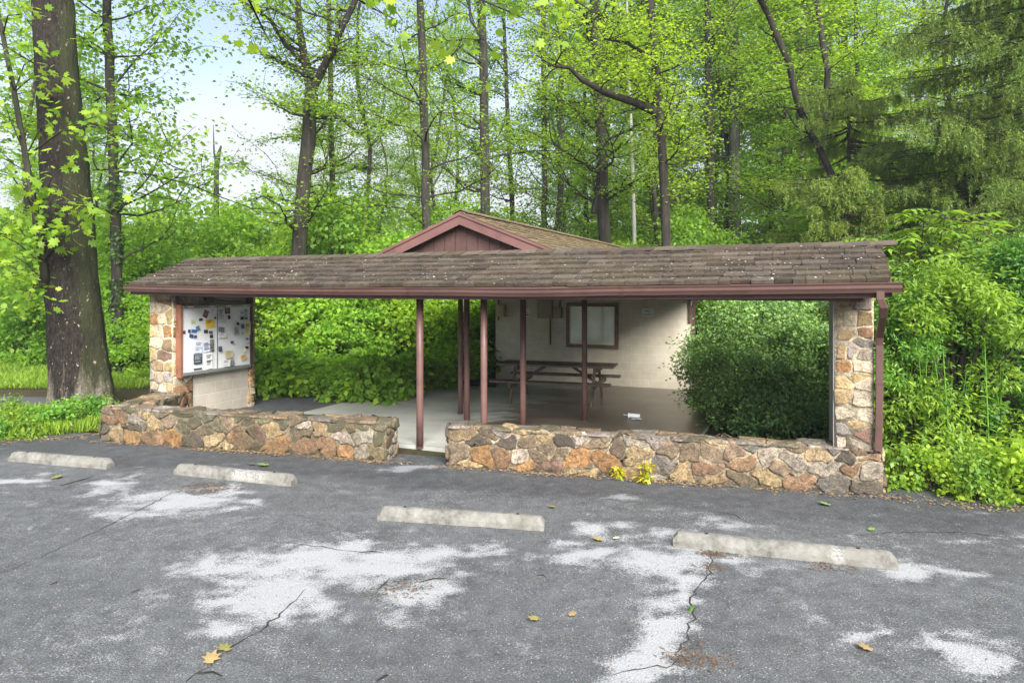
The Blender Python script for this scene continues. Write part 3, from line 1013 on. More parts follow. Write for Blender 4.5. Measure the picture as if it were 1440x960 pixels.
# ridge caps
a = 0.0
while a < EL - .1:
    wd = rs.uniform(.24, .34); c = PALP[rs.randint(5)]; k = rs.uniform(.8, 1.3); c = tuple(x * k for x in c)
    for sgn in (-1, 1):
        p = [B(-EL + a, RV, RZ1 + .035), B(-EL + a + wd + .03, RV, RZ1 + .05), B(-EL + a + wd + .03, RV + sgn * .13, RZ1 - .0), B(-EL + a, RV + sgn * .13, RZ1 - .012)]
        q = [x + Vector((0, 0, .016)) for x in p]
        if sgn < 0: p.reverse(); q.reverse()
        mb.box8(p + q, c)
    a += wd
mb.build('shingles', M['shingle'], roof)

# fascia, beams, gutter
mb = MB()
mb.extrude(lambda k: [B(-EL + EL * k / 23, .02, RZ0 - .17 + sag(-EL + EL * k / 23)), B(-EL + EL * k / 23, .045, RZ0 - .17 + sag(-EL + EL * k / 23)),
                      B(-EL + EL * k / 23, .045, RZ0 - .065 + sag(-EL + EL * k / 23)), B(-EL + EL * k / 23, .02, RZ0 - .02 + sag(-EL + EL * k / 23))], 24)
mb.build('fascia_board', M['maroon'], SH)
for u in (-EL + .01, -.05):
    mb = MB()
    for s_ in (0, 1):
        v0, v1 = (0.02, RV) if s_ == 0 else (2 * RV - .02, RV)
        p = [B(u, v0, RZ0 - .16), B(u + .04, v0, RZ0 - .16), B(u + .04, v1, RZ1 - .16), B(u, v1, RZ1 - .16)]
        q = [x + Vector((0, 0, .135)) for x in p]
        if s_: p = [p[1], p[0], p[3], p[2]]; q = [q[1], q[0], q[3], q[2]]
        mb.box8(p + q)
    mb.build('rake_board', M['maroon'], SH)
for v in (.42, 1.95):
    mb = MB(); mb.frame_box(B, -EL + .25, -.25, v - .045, v + .045, 2.17 + (.0), 2.30); mb.build('beam', M['soffit'], SH)
G0, G1 = -EL - .02, .085
GP = [(-.005, .0), (-.005, -.105), (-.075, -.112), (-.088, -.085), (-.104, -.060), (-.104, -.028), (-.118, -.006), (-.118, .004), (-.106, .004), (-.104, -.006), (-.09, -.03), (-.075, -.09), (-.017, -.09), (-.017, .0)]
ng = 60


def gut(k):
    u = G0 + (G1 - G0) * k / (ng - 1); z = RZ0 - .012 + sag(u) + .003 * fbm(u * 1.1, 4) - .016 * math.exp(-((u + 4.1) / .8) ** 2)
    return [B(u, a * .92, z + b * .95) for a, b in GP]


mb = MB(); mb.extrude(gut, ng); gt = mb.build('gutter', M['gutter'], SH)
for u in (-2.9, -5.9, -8.8):     # seams of the gutter
    mb = MB(); mb.extrude(lambda k: [B(u + .05 * k, a * .92 * 1.03 - (.002 if a < -.06 else 0), RZ0 - .012 + sag(u) - .016 * math.exp(-((u + 4.1) / .8) ** 2) + b * .95 * 1.03 + (.003 if b > 0 else 0)) for a, b in GP[:8]], 2, True); mb.build('seam', M['maroon'], gt)
for u in (G0 - .004, G1 + .001):
    mb = MB()
    p = [(-.005, -.105), (-.075, -.112), (-.104, -.06), (-.118, .004), (-.005, .0)]
    mb.poly([B(u, a * .92, RZ0 - .012 + sag(u) + b * .95) for a, b in p]); mb.poly([B(u + .004, a * .92, RZ0 - .012 + sag(u) + b * .95) for a, b in reversed(p)])
    mb.build('end_cap', M['gutter'], gt)


def pipe(pts, w_, d_, mat, name, parent, ax=EM):
    """rectangular downspout along a polyline"""
    mb = MB(); pts = [Vector(p) for p in pts]
    by = ax.normalized()

    def prof(k):
        t = (pts[min(k + 1, len(pts) - 1)] - pts[max(0, k - 1)]).normalized()
        n = t.cross(by).normalized()
        return [pts[k] + by * a * w_ / 2 + n * b * d_ / 2 for a, b in ((-1, -1), (1, -1), (1, 1), (-1, 1))]
    mb.extrude(prof, len(pts))
    return mb.build(name, mat, parent, bevel=.006)


DSX = -.083
ds = pipe([B(-.117, -.05, 2.30), B(-.117, -.05, 2.20), B(DSX, -.03, 2.12), B(DSX, .06, 2.02), B(DSX, .33, 1.86), B(DSX, .42, 1.78), B(DSX, .45, 1.68), B(DSX, .45, 1.1), B(DSX - .01, .45, .60), B(DSX - .01, .45, .50)], .075, .055, M['gutter'], 'downspout', SH)
mb = MB(); mb.frame_box(B, DSX - .045, DSX + .045, .415, .485, 1.25, 1.275); mb.build('strap', M['gutter'], ds)

# posts


def post(px, pyb, r=.049, z0=.03, top=2.2):
    p = gp(px, pyb, z0); mb = MB()
    pts = [Vector((p.x, p.y, z)) for z in (z0, z0 + .6, z0 + 1.2, top)]
    mb.tube(pts, [r] * 4, 20); mb.tube([Vector((p.x, p.y, z0 + .002)), Vector((p.x, p.y, z0 + .014))], [r * 1.12] * 2, 20)
    o = mb.build('post', M['post'], SH)
    for pl in o.data.polygons: pl.use_smooth = len(pl.vertices) == 4
    return p


post(590.5, 629, .052, 0.0); 
q = gp(590.5, 629, 0.0)
k681 = None
for px, v in ((680.5, .42),):
    r = (px - CX) / F; b0 = B(0, v); u = (r * b0.y - b0.x) / (EM.x - r * EM.y); P_ = B(u, v); post(px, HY + F * (CAMH - .03) / P_.y, .047)
for px, v in ((735.5, 1.95),):
    r = (px - CX) / F; b0 = B(0, v); u = (r * b0.y - b0.x) / (EM.x - r * EM.y); P_ = B(u, v); post(px, HY + F * (CAMH - .03) / P_.y, .05, top=2.25)
post(822, 592, .048, top=2.42); post(656.5, 590.5, .05, top=2.4); post(647.5, 582, .046, top=2.4)

# pillars
RPIL = [(115, 85, 'T'), (210, 90, 'W'), (95, 165, 'Y'), (130, 165, 'C'), (205, 165, 'Y'), (130, 225, 'Y'), (218, 222, 'R'), (105, 290, 'T'), (150, 290, 'V'), (205, 258, 'V'), (205, 300, 'C'), (120, 365, 'O'), (195, 362, 'C'),
        (120, 425, 'Y'), (180, 402, 'Y'), (220, 430, 'C'), (105, 480, 'T'), (195, 485, 'C'), (130, 545, 'C'), (205, 555, 'C'), (110, 610, 'V'), (165, 592, 'T'), (205, 628, 'P'), (165, 668, 'W'), (90, 668, 'W')]
LPIL = [(80, 90, 'T'), (150, 95, 'T'), (150, 140, 'R'), (130, 190, 'C'), (70, 190, 'C'), (95, 260, 'O'), (140, 260, 'C'), (185, 250, 'Y'), (80, 350, 'Y'), (120, 355, 'C'), (175, 355, 'O'), (100, 430, 'C'), (185, 440, 'T'),
        (60, 520, 'Y'), (145, 530, 'P'), (120, 600, 'T'), (190, 600, 'Y'), (75, 665, 'W'), (110, 670, 'C'), (185, 670, 'V'), (80, 740, 'C'), (150, 750, 'C'), (190, 745, 'T'), (100, 810, 'B'), (185, 815, 'T')]
rs = np.random.RandomState(33)
CREAM = (.46, .395, .285)


def pillar(u0, u1, v0, v1, z0, z1, sites, box, sides=True, right=False):
    L = u1 - u0; Hh = z1 - z0; mb = MB()
    mb.frame_box(B, u0, u1, v0, v1, z0, z1, CREAM)
    st = px_sites(sites, box[0], box[1], (box[2], box[2]), (box[3], box[3]), L, Hh) if sites else rand_sites(rs, L, Hh, 24, 'TCYOCRW')
    stones(mb, st, L, Hh, lambda a, h, o: B(u0 + a, v0 - o - .001, z0 + h), rs, .014, .010, 1.5, .022, True)
    D = v1 - v0
    if sides:
        stones(mb, rand_sites(rs, D, Hh, 22, 'TCYOCRW'), D, Hh, lambda a, h, o: B(u1 + o + .001, v0 + a, z0 + h), rs, .014, .010, 1.5, .022, True)
        stones(mb, rand_sites(rs, D, Hh, 22, 'TCYOCRW'), D, Hh, lambda a, h, o: B(u0 - o - .001, v1 - a, z0 + h), rs, .014, .010, 1.5, .022, True)
    return mb.build('stone_pillar', M['pillar_stone'], SH, smooth=True)


mb_r0, mb_r1 = -.545, -.135
# right pillar stands on the wall
pillar(mb_r0 + .012, mb_r1, .50, .92, WH - .04, 2.30, RPIL, (78, 240, 45, 690), False)
mb = MB(); mb.frame_box(B, mb_r0 - .002, mb_r0 + .011, .515, 2.35, -.05, 2.26); mb.frame_box(B, mb_r0 + .012, mb_r1 - .01, .93, 2.35, -.05, 2.26); mb.build('rendered_side_wall', M['plaster'], SH)
mb = MB();
for z in (.9, 1.5): pass
pillar(PL_u0, PL_u1, .30, .72, -.05, 2.29, [(a, b, c) for a, b, c in LPIL] + [(70, 880, 'T'), (150, 900, 'R'), (110, 960, 'B'), (190, 960, 'T')], (50, 210, 60, 1010))
pillar(PL_u0, PL_u1 + .02, 2.05, 2.18, -.05, 2.29, None, None)
mb = MB(); mb.frame_box(B, PL_u0 + .1, PL_u1 - .02, .725, 2.045, -.05, 2.27); mb.build('block_wall', M['block_side'], SH)

# main roof
RU, RVF, RVB, RPK, SLP, HW = -5.86, 1.42, 13.0, 3.53, .395, 2.9
rl = RVB - RVF; sl_ = math.hypot(HW, HW * SLP)
mb = MB()
for sg in (-1, 1):
    p = [B(RU, RVF, RPK - .10), B(RU, RVB, RPK - .10), B(RU + sg * HW, RVB, RPK - HW * SLP - .10), B(RU + sg * HW, RVF, RPK - HW * SLP - .10)]
    q = [x + Vector((0, 0, .085)) for x in p]
    if sg > 0: p.reverse(); q.reverse()
    mb.box8([*p, *q])
mroof = mb.build('main_roof', M['soffit'], SH)
PAL2 = [(.15, .115, .065), (.18, .14, .08), (.13, .10, .06), (.165, .13, .085), (.12, .095, .065)]
mb = MB(); rs = np.random.RandomState(44)
cn, sn2 = HW / sl_, HW * SLP / sl_
MR = lambda a, b, l: B(RU + HW - b * cn + l * sn2, RVF + a - .02, RPK - HW * SLP + b * sn2 + l * cn - .012)
ML = lambda a, b, l: B(RU - HW + b * cn - l * sn2, RVB - a + .02, RPK - HW * SLP + b * sn2 + l * cn - .012)
shingle_rows(mb, MR, rl, sl_, .19, PAL2, rs, .018); shingle_rows(mb, ML, rl, sl_, .19, PAL2, rs, .018)
a = 0.0
while a < rl - .1:
    wd = .3; c = PAL2[rs.randint(5)]
    for sg in (-1, 1):
        p = [B(RU, RVF + a, RPK + .03), B(RU, RVF + a + wd, RPK + .03), B(RU + sg * .13, RVF + a + wd, RPK - .022), B(RU + sg * .13, RVF + a, RPK - .022)]
        q = [x + Vector((0, 0, .015)) for x in p]
        if sg > 0: p.reverse(); q.reverse()
        mb.box8(p + q, c)
    a += wd
mb.build('shingles', M['shingle2'], mroof)
# gable front with grooved siding
mb = MB(); w_ = .20; u = RU - HW + .35; GV = RVF + .12
while u < RU + HW - .35:
    a0, a1 = u + .006, u + w_ - .006
    h0 = RPK - abs(a0 - RU) * SLP - .11; h1 = RPK - abs(a1 - RU) * SLP - .11
    zb = 2.55
    if min(h0, h1) > zb + .02:
        if a0 < RU < a1:
            mb.poly([B(a0, GV, zb), B(a1, GV, zb), B(a1, GV, h1), B(RU, GV, RPK - .11), B(a0, GV, h0)])
        else: mb.box8([B(a0, GV, zb), B(a1, GV, zb), B(a1, GV + .02, zb), B(a0, GV + .02, zb), B(a0, GV, h0), B(a1, GV, h1), B(a1, GV + .02, h1), B(a0, GV + .02, h0)])
    u += w_ * .5 if False else w_
mb.poly([B(RU - 2.4, GV + .014, 2.5), B(RU + 2.4, GV + .014, 2.5), B(RU + 2.4, GV + .014, RPK - 2.4 * SLP - .11), B(RU, GV + .014, RPK - .115), B(RU - 2.4, GV + .014, RPK - 2.4 * SLP - .11)], (.3, .3, .3))
mb.build('gable_siding', M['siding'], SH)
for sg in (-1, 1):
    mb = MB(); e = HW
    for (v0, v1, t0, t1) in ((RVF - .028, RVF + .0, .035, .205), (RVF - .046, RVF - .03, .018, .062)):
        p = [B(RU, v0, RPK - t1), B(RU, v1, RPK - t1), B(RU + sg * e, v1, RPK - e * SLP - t1), B(RU + sg * e, v0, RPK - e * SLP - t1)]
        q = [B(RU, v0, RPK - t0), B(RU, v1, RPK - t0), B(RU + sg * e, v1, RPK - e * SLP - t0), B(RU + sg * e, v0, RPK - e * SLP - t0)]
        if sg > 0: p.reverse(); q.reverse()
        mb.box8(p + q)
    mb.build('rake_trim', M['maroon_lit'], SH)
# eave boards of the main roof, gutters at both sides
for sg in (-1, 1):
    mb = MB(); ue = RU + sg * (HW + .012); z = RPK - HW * SLP
    mb.frame_box(B, min(ue, ue + sg * .09), max(ue, ue + sg * .09), 2.45, RVB, z - .14, z - .03); mb.build('eave_gutter', M['maroon'], SH)
for (ua, ub) in ((-8.5, -3.2),):
    mb = MB(); mb.frame_box(B, ua, ub, 2.42, 2.52, 2.18, 2.33); mb.build('beam', M['soffit'], SH)
# block building
WV, WU0, WU1 = 7.6, -8.11, -3.23
mb = MB(); mb.frame_box(B, WU0, WU1, WV, WV + .3, -.05, 2.42); mb.frame_box(B, WU0 + .01, -4.05, WV + .3, 12.6, -.05, 2.42); bw = mb.build('block_building_wall', M['block_back'], SH)
mb = MB(); mb.poly([B(WU0, WV + .004, 2.42), B(WU1, WV + .004, 2.42), B(RU, WV + .004, RPK - .12)]); mb.build('upper_gable', M['siding'], SH)


def on_wall(px, v=WV):
    r = (px - CX) / F; b0 = B(0, v); u = (r * b0.y - b0.x) / (EM.x - r * EM.y); return u


def wall_rect(x0, y0, x1, y1, v=WV):
    u0, u1 = on_wall(x0, v), on_wall(x1, v); Yc = B((u0 + u1) / 2, v).y
    return u0, u1, CAMH - (y1 - HY) / F * Yc, CAMH - (y0 - HY) / F * Yc


# window
u0, u1, z0, z1 = wall_rect(797, 426, 870, 489)
mb = MB(); fw = .085
for (a0, a1, b0, b1) in ((u0, u1, z1 - fw, z1), (u0, u1, z0, z0 + fw), (u0, u0 + fw, z0 + fw, z1 - fw), (u1 - fw, u1, z0 + fw, z1 - fw)):
    mb.frame_box(B, a0, a1, WV - .055, WV - .002, b0, b1)
win = mb.build('window', M['brownwood'], SH)
t = NT('window_pane_reflection'); v_ = t.coord('Object'); t.principled(t.ramp(t.noise(v_, 1.8, 4), [(.3, (.56, .66, .46)), (.7, (.80, .86, .72))]), .06, spec=.9); M['pane'] = t.m  # bright green reflection painted into the pane's base colour
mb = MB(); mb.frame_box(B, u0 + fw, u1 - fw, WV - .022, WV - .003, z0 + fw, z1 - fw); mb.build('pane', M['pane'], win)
mb = MB(); mb.frame_box(B, u0 + fw, u0 + fw + .02, WV - .034, WV - .023, z0 + fw, z1 - fw); mb.frame_box(B, u1 - fw - .02, u1 - fw, WV - .034, WV - .023, z0 + fw, z1 - fw)
mb.frame_box(B, u0 + fw + .02, u1 - fw - .02, WV - .034, WV - .023, z0 + fw, z0 + fw + .03); mb.build('sash', M['sign'], win)
# back downspout with its elbow to the right eave
ze = RPK - HW * SLP - .1
pipe([B(RU + HW + .04, WV + .05, ze), B(RU + HW + .03, WV + .05, ze - .08), B(WU1 + .12, WV - .02, ze - .26), B(WU1 + .055, WV - .03, ze - .34), B(WU1 + .055, WV - .03, .12)], .07, .06, M['maroon'], 'downspout', SH, EN)
u0, u1, z0, z1 = wall_rect(968.5, 417, 971.5, 454)
mb = MB(); mb.frame_box(B, u0, u1, WV - .04, WV - .002, z0, z1); mb.build('conduit', M['soffit'], SH)

# ------------------------------------------------------------------ things on the walls
def wall_box(name, x0, y0, x1, y1, depth, mat, label, cat, group=None, door=True, pipe_top=None, pipe_bot=None):
    u0, u1, z0, z1 = wall_rect(x0, y0, x1, y1)
    root = thing(name, B((u0 + u1) / 2, WV - .002, z0), label, cat, group)
    mb = MB(); mb.frame_box(B, u0, u1, WV - depth, WV - .003, z0, z1); mb.build('housing', mat, root, bevel=.008)
    mb = MB(); mb.frame_box(B, u0 + .015, u1 - .015, WV - depth - .014, WV - depth - .002, z0 + .02, z1 - .02); d = mb.build('cover', mat, root, bevel=.004)
    if door:
        mb = MB(); mb.frame_box(B, u1 - .05, u1 - .03, WV - depth - .03, WV - depth - .015, z0 + .05, z0 + .085); mb.build('latch', M['black'], d)
    if pipe_top:
        mb = MB(); x = (u0 + (u1 - u0) * pipe_top); mb.tube([B(x, WV - .04, z1), B(x, WV - .04, 2.41)], [.02, .02], 8); mb.build('conduit', M['soffit'], root)
    if pipe_bot:
        f, zz = pipe_bot; mb = MB(); x = (u0 + (u1 - u0) * f); mb.tube([B(x, WV - .04, z0), B(x, WV - .04, zz)], [.018, .018], 8); mb.build('conduit', M['soffit'], root)
    return root


wall_box('utility_box', 701, 428, 712.5, 445, .16, M['beige_metal'], 'yellowish square utility box near the left edge of the tan wall', 'utility box', None, False, .1, (.05, 1.52))
wall_box('breaker_box', 757.5, 421.5, 778, 447.5, .12, M['tan_metal'], 'largest tan electrical panel on the wall, left of the window', 'electrical box', None, True, None, (.84, .95))
wall_box('electrical_box', 779, 432, 791, 447, .10, M['tan_metal'], 'small tan electrical box between the larger panel and the window', 'electrical box', None, False, .75)


def text_obj(body, size, p, right, up, mat, name, parent):
    cu = bpy.data.curves.new(name, 'FONT'); cu.body = body; cu.size = size; cu.align_x = 'CENTER'; cu.align_y = 'CENTER'; cu.extrude = .0015
    o = bpy.data.objects.new(name, cu); COL.objects.link(o)
    from mathutils import Matrix
    n = right.cross(up)
    mt = Matrix((right, up, n)).transposed().to_4x4()
    o.parent = parent
    o.matrix_local = Matrix.Translation(Vector(p) - Vector(WORLD[parent.name])) @ mt
    cu.materials.append(mat)
    dg = bpy.context.evaluated_depsgraph_get()
    me = bpy.data.meshes.new_from_object(o.evaluated_get(dg))
    me.materials.clear(); me.materials.append(mat)
    o2 = bpy.data.objects.new(name, me); COL.objects.link(o2); o2.parent = parent; o2.matrix_local = o.matrix_local.copy()
    bpy.data.objects.remove(o)
    return o2


u0, u1, z0, z1 = wall_rect(903, 434, 919, 445)
sg = thing('notice_sign', B((u0 + u1) / 2, WV - .003, z0), 'small white lettered sign right of the window on the tan wall', 'sign')
mb = MB(); mb.frame_box(B, u0, u1, WV - .012, WV - .003, z0, z1); mb.build('sign_plate', M['sign'], sg)
zc = (z0 + z1) / 2; uc = (u0 + u1) / 2
text_obj('NO', .085, B(uc, WV - .014, zc + .035), EM, Vector((0, 0, 1)), M['ink'], 'lettering', sg)
text_obj('DUMPING', .052, B(uc, WV - .014, zc - .045), EM, Vector((0, 0, 1)), M['ink'], 'lettering', sg)
u0, u1, z0, z1 = wall_rect(737, 434.5, 745, 445)
sg = thing('notice_card', B((u0 + u1) / 2, WV - .003, z0), 'small white card on the tan wall half hidden by a brown post', 'sign')
mb = MB(); mb.frame_box(B, u0, u1, WV - .010, WV - .003, z0, z1); mb.build('card', M['sign'], sg)
mb = MB(); mb.frame_box(B, u0 + .03, u1 - .02, WV - .013, WV - .0105, z0 + .03, z0 + .055); mb.frame_box(B, u0 + .03, u1 - .05, WV - .013, WV - .0105, z0 + .09, z0 + .105); mb.build('print', M['ink'], sg)

# ------------------------------------------------------------------ notice board
BU = PL_u1 - .02           # wall face
BV0, BV1, BZ0, BZ1 = .36, 2.03, .80, 2.02
BD = .14
nb = thing('notice_board', B(BU, (BV0 + BV1) / 2, BZ0), 'large white notice board in a red wooden case beside the left stone pillar', 'notice board')
mb = MB(); mb.frame_box(B, BU + .001, BU + BD, BV0 - .002, BV0 + .05, BZ0 - .03, BZ1 + .02); mb.build('side_board', M['redwood'], nb, bevel=.004)
mb = MB(); mb.frame_box(B, BU + .001, BU + BD, BV1 - .05, BV1 + .002, BZ0 - .0, 2.22); mb.build('side_board', M['maroon'], nb, bevel=.004)
mb = MB(); mb.frame_box(B, BU + .001, BU + BD - .03, BV0 + .052, BV1 - .052, BZ0, BZ1); mb.build('backing', M['whiteboard'], nb)
mb = MB(); mb.frame_box(B, BU + BD - .029, BU + BD + .006, BV0 + .052, BV1 - .052, BZ0, BZ0 + .055); mb.build('bottom_rail', M['alu'], nb, bevel=.003)
mb = MB(); mb.frame_box(B, BU + BD - .029, BU + BD + .006, BV0 + .052, BV1 - .052, BZ1 - .05, BZ1); rail = mb.build('top_rail', M['alu'], nb, bevel=.003)
for f in (.10, .40, .64, .90):
    mb = MB(); v = BV0 + .05 + (BV1 - BV0 - .1) * f; mb.frame_box(B, BU + BD + .007, BU + BD + .012, v - .06, v + .06, BZ1 - .035, BZ1 - .015); mb.build('clip', M['sign'], rail)
mb = MB(); v = BV0 + .05 + (BV1 - BV0 - .1) * .49; mb.frame_box(B, BU + BD - .0285, BU + BD - .02, v - .007, v + .007, BZ0 + .056, BZ1 - .051); mb.build('divider_strip', M['alu'], nb)
mb = MB(); mb.frame_box(B, BU + .001, BU + .05, BV0, BV0 + .04, BZ1 + .022, 2.2); mb.build('mounting_strip', M['maroon'], nb)
FU = BU + BD - .0295
pc = {}


def pmat(c):
    if c not in pc:
        pc[c] = mat_plain('paper_%d' % len(pc), c, .7, .2, 0, .12, 25, .05)
    return pc[c]


K_, N_, Y_, G_, WT_ = (.03, .03, .035), (.035, .055, .14), (.72, .50, .06), (.42, .43, .43), (.80, .80, .78)
PAPERS = [
    (283, 280, 44, 42, (.52, .62, .38), 0, 'pale green note at the upper left of the notice board'),
    (345, 262, 32, 22, K_, 4, 'small black card right of the pale green note'),
    (388, 212, 42, 66, (.16, .03, .05), -25, 'tilted maroon leaflet at the top left half of the notice board'),
    (450, 205, 42, 70, (.66, .66, .66), 0, 'grey printed sheet right of the tilted maroon leaflet'),
    (472, 249, 17, 20, K_, 0, 'tiny black card under the grey printed sheet'),
    (425, 300, 84, 72, Y_, 5, 'bright yellow flyer on the left half of the notice board'),
    (205, 370, 24, 26, (.12, .05, .05), 0, 'dark card at the far left edge of the notice board'),
    (318, 340, 34, 42, (.12, .22, .32), 20, 'teal blue card tilted over the navy cards at left'),
    (285, 362, 46, 26, (.03, .10, .32), -5, 'bright blue card left of centre in the left half'),
    (246, 362, 24, 28, N_, 0, 'small navy card left of the bright blue card'),
    (262, 405, 36, 30, N_, -12, 'navy card below the bright blue card'),
    (295, 412, 26, 24, (.05, .05, .13), 8, 'smaller navy card right of the other navy card below the blue'),
    (385, 368, 36, 28, K_, 0, 'black photo card just below the yellow flyer'),
    (428, 376, 32, 24, (.10, .09, .10), 0, 'dark grey card beside the black photo card under the yellow flyer'),
    (433, 412, 28, 28, K_, 10, 'black square card two below the yellow flyer'),
    (318, 508, 70, 96, (.60, .66, .78), -6, 'pale blue crumpled sheet at lower left'),
    (392, 502, 72, 92, (.64, .68, .82), 3, 'lavender sheet between the pale blue sheet and the green photo'),
    (437, 495, 34, 104, (.06, .085, .05), 0, 'tall dark green photo at the inner edge of the lavender sheet'),
    (313, 610, 76, 88, (.03, .055, .075), 0, 'largest dark photo poster at the lower left corner'),
    (312, 701, 76, 14, K_, 0, 'thin black strip at the bottom left of the notice board'),
    (408, 630, 62, 138, (.74, .75, .76), 2, 'long white sheet with faint lines at the bottom of the left half'),
    (522, 232, 56, 116, (.62, .63, .64), 0, 'long grey printed sheet just right of the divider strip'),
    (582, 190, 50, 52, (.13, .05, .045), 0, 'square maroon brown photo at the top of the right half'),
    (597, 246, 24, 34, K_, 12, 'small black tilted card under the maroon brown photo'),
    (522, 354, 56, 42, (.20, .20, .22), -8, 'grey picture card near the divider in mid height'),
    (530, 405, 80, 44, (.70, .71, .72), 0, 'white crumpled paper under the grey picture card'),
    (672, 370, 50, 74, (.40, .40, .42), 6, 'grey drawing in the middle of the right half'),
    (685, 305, 27, 24, K_, 15, 'black tilted card above the grey drawing'),
    (728, 212, 28, 22, (.34, .34, .36), 0, 'small grey card at the upper right, left of the blue leaflet'),
    (770, 212, 36, 70, (.34, .42, .52), 0, 'blue grey leaflet at the upper right corner'),
    (727, 258, 36, 28, K_, 0, 'black card below the small grey card at the upper right'),
    (771, 260, 28, 22, (.08, .09, .11), 0, 'dark slate card below the blue grey leaflet'),
    (733, 330, 32, 42, (.05, .08, .16), 8, 'dark blue striped card left of the pale yellow sheet'),
    (784, 345, 62, 124, (.68, .66, .34), 0, 'tall pale yellow sheet at the right edge of the notice board'),
    (731, 390, 26, 26, (.42, .44, .46), 0, 'small grey card under the dark blue striped card'),
    (779, 437, 30, 17, (.10, .11, .12), 0, 'small dark strip below the pale yellow sheet'),
    (788, 475, 30, 14, (.36, .44, .44), 0, 'greenish grey slip near the right edge above the black card'),
    (775, 513, 36, 24, K_, -8, 'black card above the orange note at lower right'),
    (621, 467, 32, 24, (.16, .03, .16), 0, 'purple card in the middle of the right half'),
    (505, 525, 34, 48, (.03, .035, .09), 0, 'navy upright card right of the divider at lower height'),
    (590, 572, 76, 66, (.52, .44, .27), 0, 'cream picture with a dark photo at the lower middle'),
    (737, 598, 58, 44, (.75, .52, .17), 12, 'orange yellow note at the lower right'),
    (748, 535, 32, 34, (.74, .66, .48), 20, 'cream scrap tucked above the orange yellow note'),
    (621, 650, 34, 56, (.10, .10, .11), 0, 'dark grey upright photo at the bottom of the right half'),
    (562, 652, 68, 56, (.64, .65, .66), -4, 'pale grey sheet at the bottom beside the dark upright photo'),
]
rs = np.random.RandomState(3)
ua, ub = BV0 + .052, BV1 - .052


def board_xy(x, y):
    # perspective of the board in the crop
    f = (x - 190) / 635.0
    bot = 735 - 80 * f; tp = 158
    g_ = (y - tp) / (bot - tp)
    Ya, Yb = B(FU, ua).y, B(FU, ub).y
    f3 = f * Ya / (Yb + f * (Ya - Yb)) if False else f / (f + (1 - f) * Ya / Yb) if False else (f * Ya) / (f * Ya + (1 - f) * Yb) if False else f * (1 + .06 * (1 - f))
    return ua + (ub - ua) * f3, BZ1 - .05 - (BZ1 - .05 - BZ0 - .055) * g_


for i, (x, y, ww, hh, c, rot, lab) in enumerate(PAPERS):
    v, z = board_xy(x, y); pw = ww / 635 * (ub - ua); ph = hh / 540 * (BZ1 - BZ0 - .1)
    a = math.radians(rot); lift = .0025 + .0011 * i
    mb = MB(); nx, ny = 5, 5; idx = []
    for j in range(ny):
        for k in range(nx):
            dx, dy = (k / (nx - 1) - .5) * pw, (j / (ny - 1) - .5) * ph
            q = (v + dx * math.cos(a) - dy * math.sin(a), z + dx * math.sin(a) + dy * math.cos(a))
            curl = lift + .006 * (abs(dy) / (ph / 2)) ** 2 * (rs.rand() if dy < 0 else .15)
            idx.append(mb.vert(B(FU + curl, q[0], q[1])))
    for j in range(ny - 1):
        for k in range(nx - 1): mb.face((idx[j * nx + k], idx[j * nx + k + 1], idx[(j + 1) * nx + k + 1], idx[(j + 1) * nx + k]))
    po = mb.build('pinned_paper', pmat(c), None, smooth=True, origin=B(FU + lift, v, z))
    tag(po, lab, 'paper', 'papers pinned on the notice board')
    if ww > 30 and hh > 40:
        mp_ = MB(); n = 3 + int(hh / 18); dark = sum(c) < .6
        for r in range(n):
            if rs.rand() < .2: continue
            dy = (.40 - .8 * r / n) * ph; l0, l1 = -.40 * pw, (.40 - .3 * rs.rand()) * pw; th = ph * .022 * rs.uniform(.6, 2.2)
            pts = []
            for dx, e in ((l0, 0), (l1, 0), (l1, th), (l0, th)):
                q = (v + dx * math.cos(a) - (dy + e) * math.sin(a), z + dx * math.sin(a) + (dy + e) * math.cos(a)); pts.append(B(FU + lift + .0072, *q))
            mp_.poly(pts)
        if mp_.f: mp_.build('print', pmat((.5, .5, .46)) if dark else M['ink'], po)

# lamp above the board
lz = 2.17; lf = thing('security_light', B(BU + .01, 1.02, lz), 'small black security light above the notice board', 'light fixture')
mb = MB(); mb.tube([B(BU + .002, 1.02, lz), B(BU + .03, 1.02, lz)], [.055, .05], 16); mb.build('mounting_plate', M['black'], lf)
mb = MB(); mb.tube([B(BU + .03, 1.02, lz), B(BU + .07, 1.0, lz + .0), B(BU + .12, .97, lz - .02)], [.018, .018, .018], 8); mb.build('arm', M['black'], lf)
mb = MB(); mb.tube([B(BU + .09, .99, lz + .01), B(BU + .13, .965, lz - .02), B(BU + .20, .93, lz - .07)], [.05, .07, .085], 16); hd = mb.build('lamp_head', M['black'], lf)
mb = MB(); mb.tube([B(BU + .202, .929, lz - .071), B(BU + .208, .926, lz - .075)], [.07, .07], 16); mb.build('lens', M['black'], hd)
mb = MB(); mb.tube([B(BU + .02, 1.05, lz), B(BU + .02, 1.25, lz - .06), B(BU + .02, 1.5, lz - .09), B(BU + .02, 1.85, lz - .10)], [.007] * 4, 6); mb.build('cable', M['black'], lf)

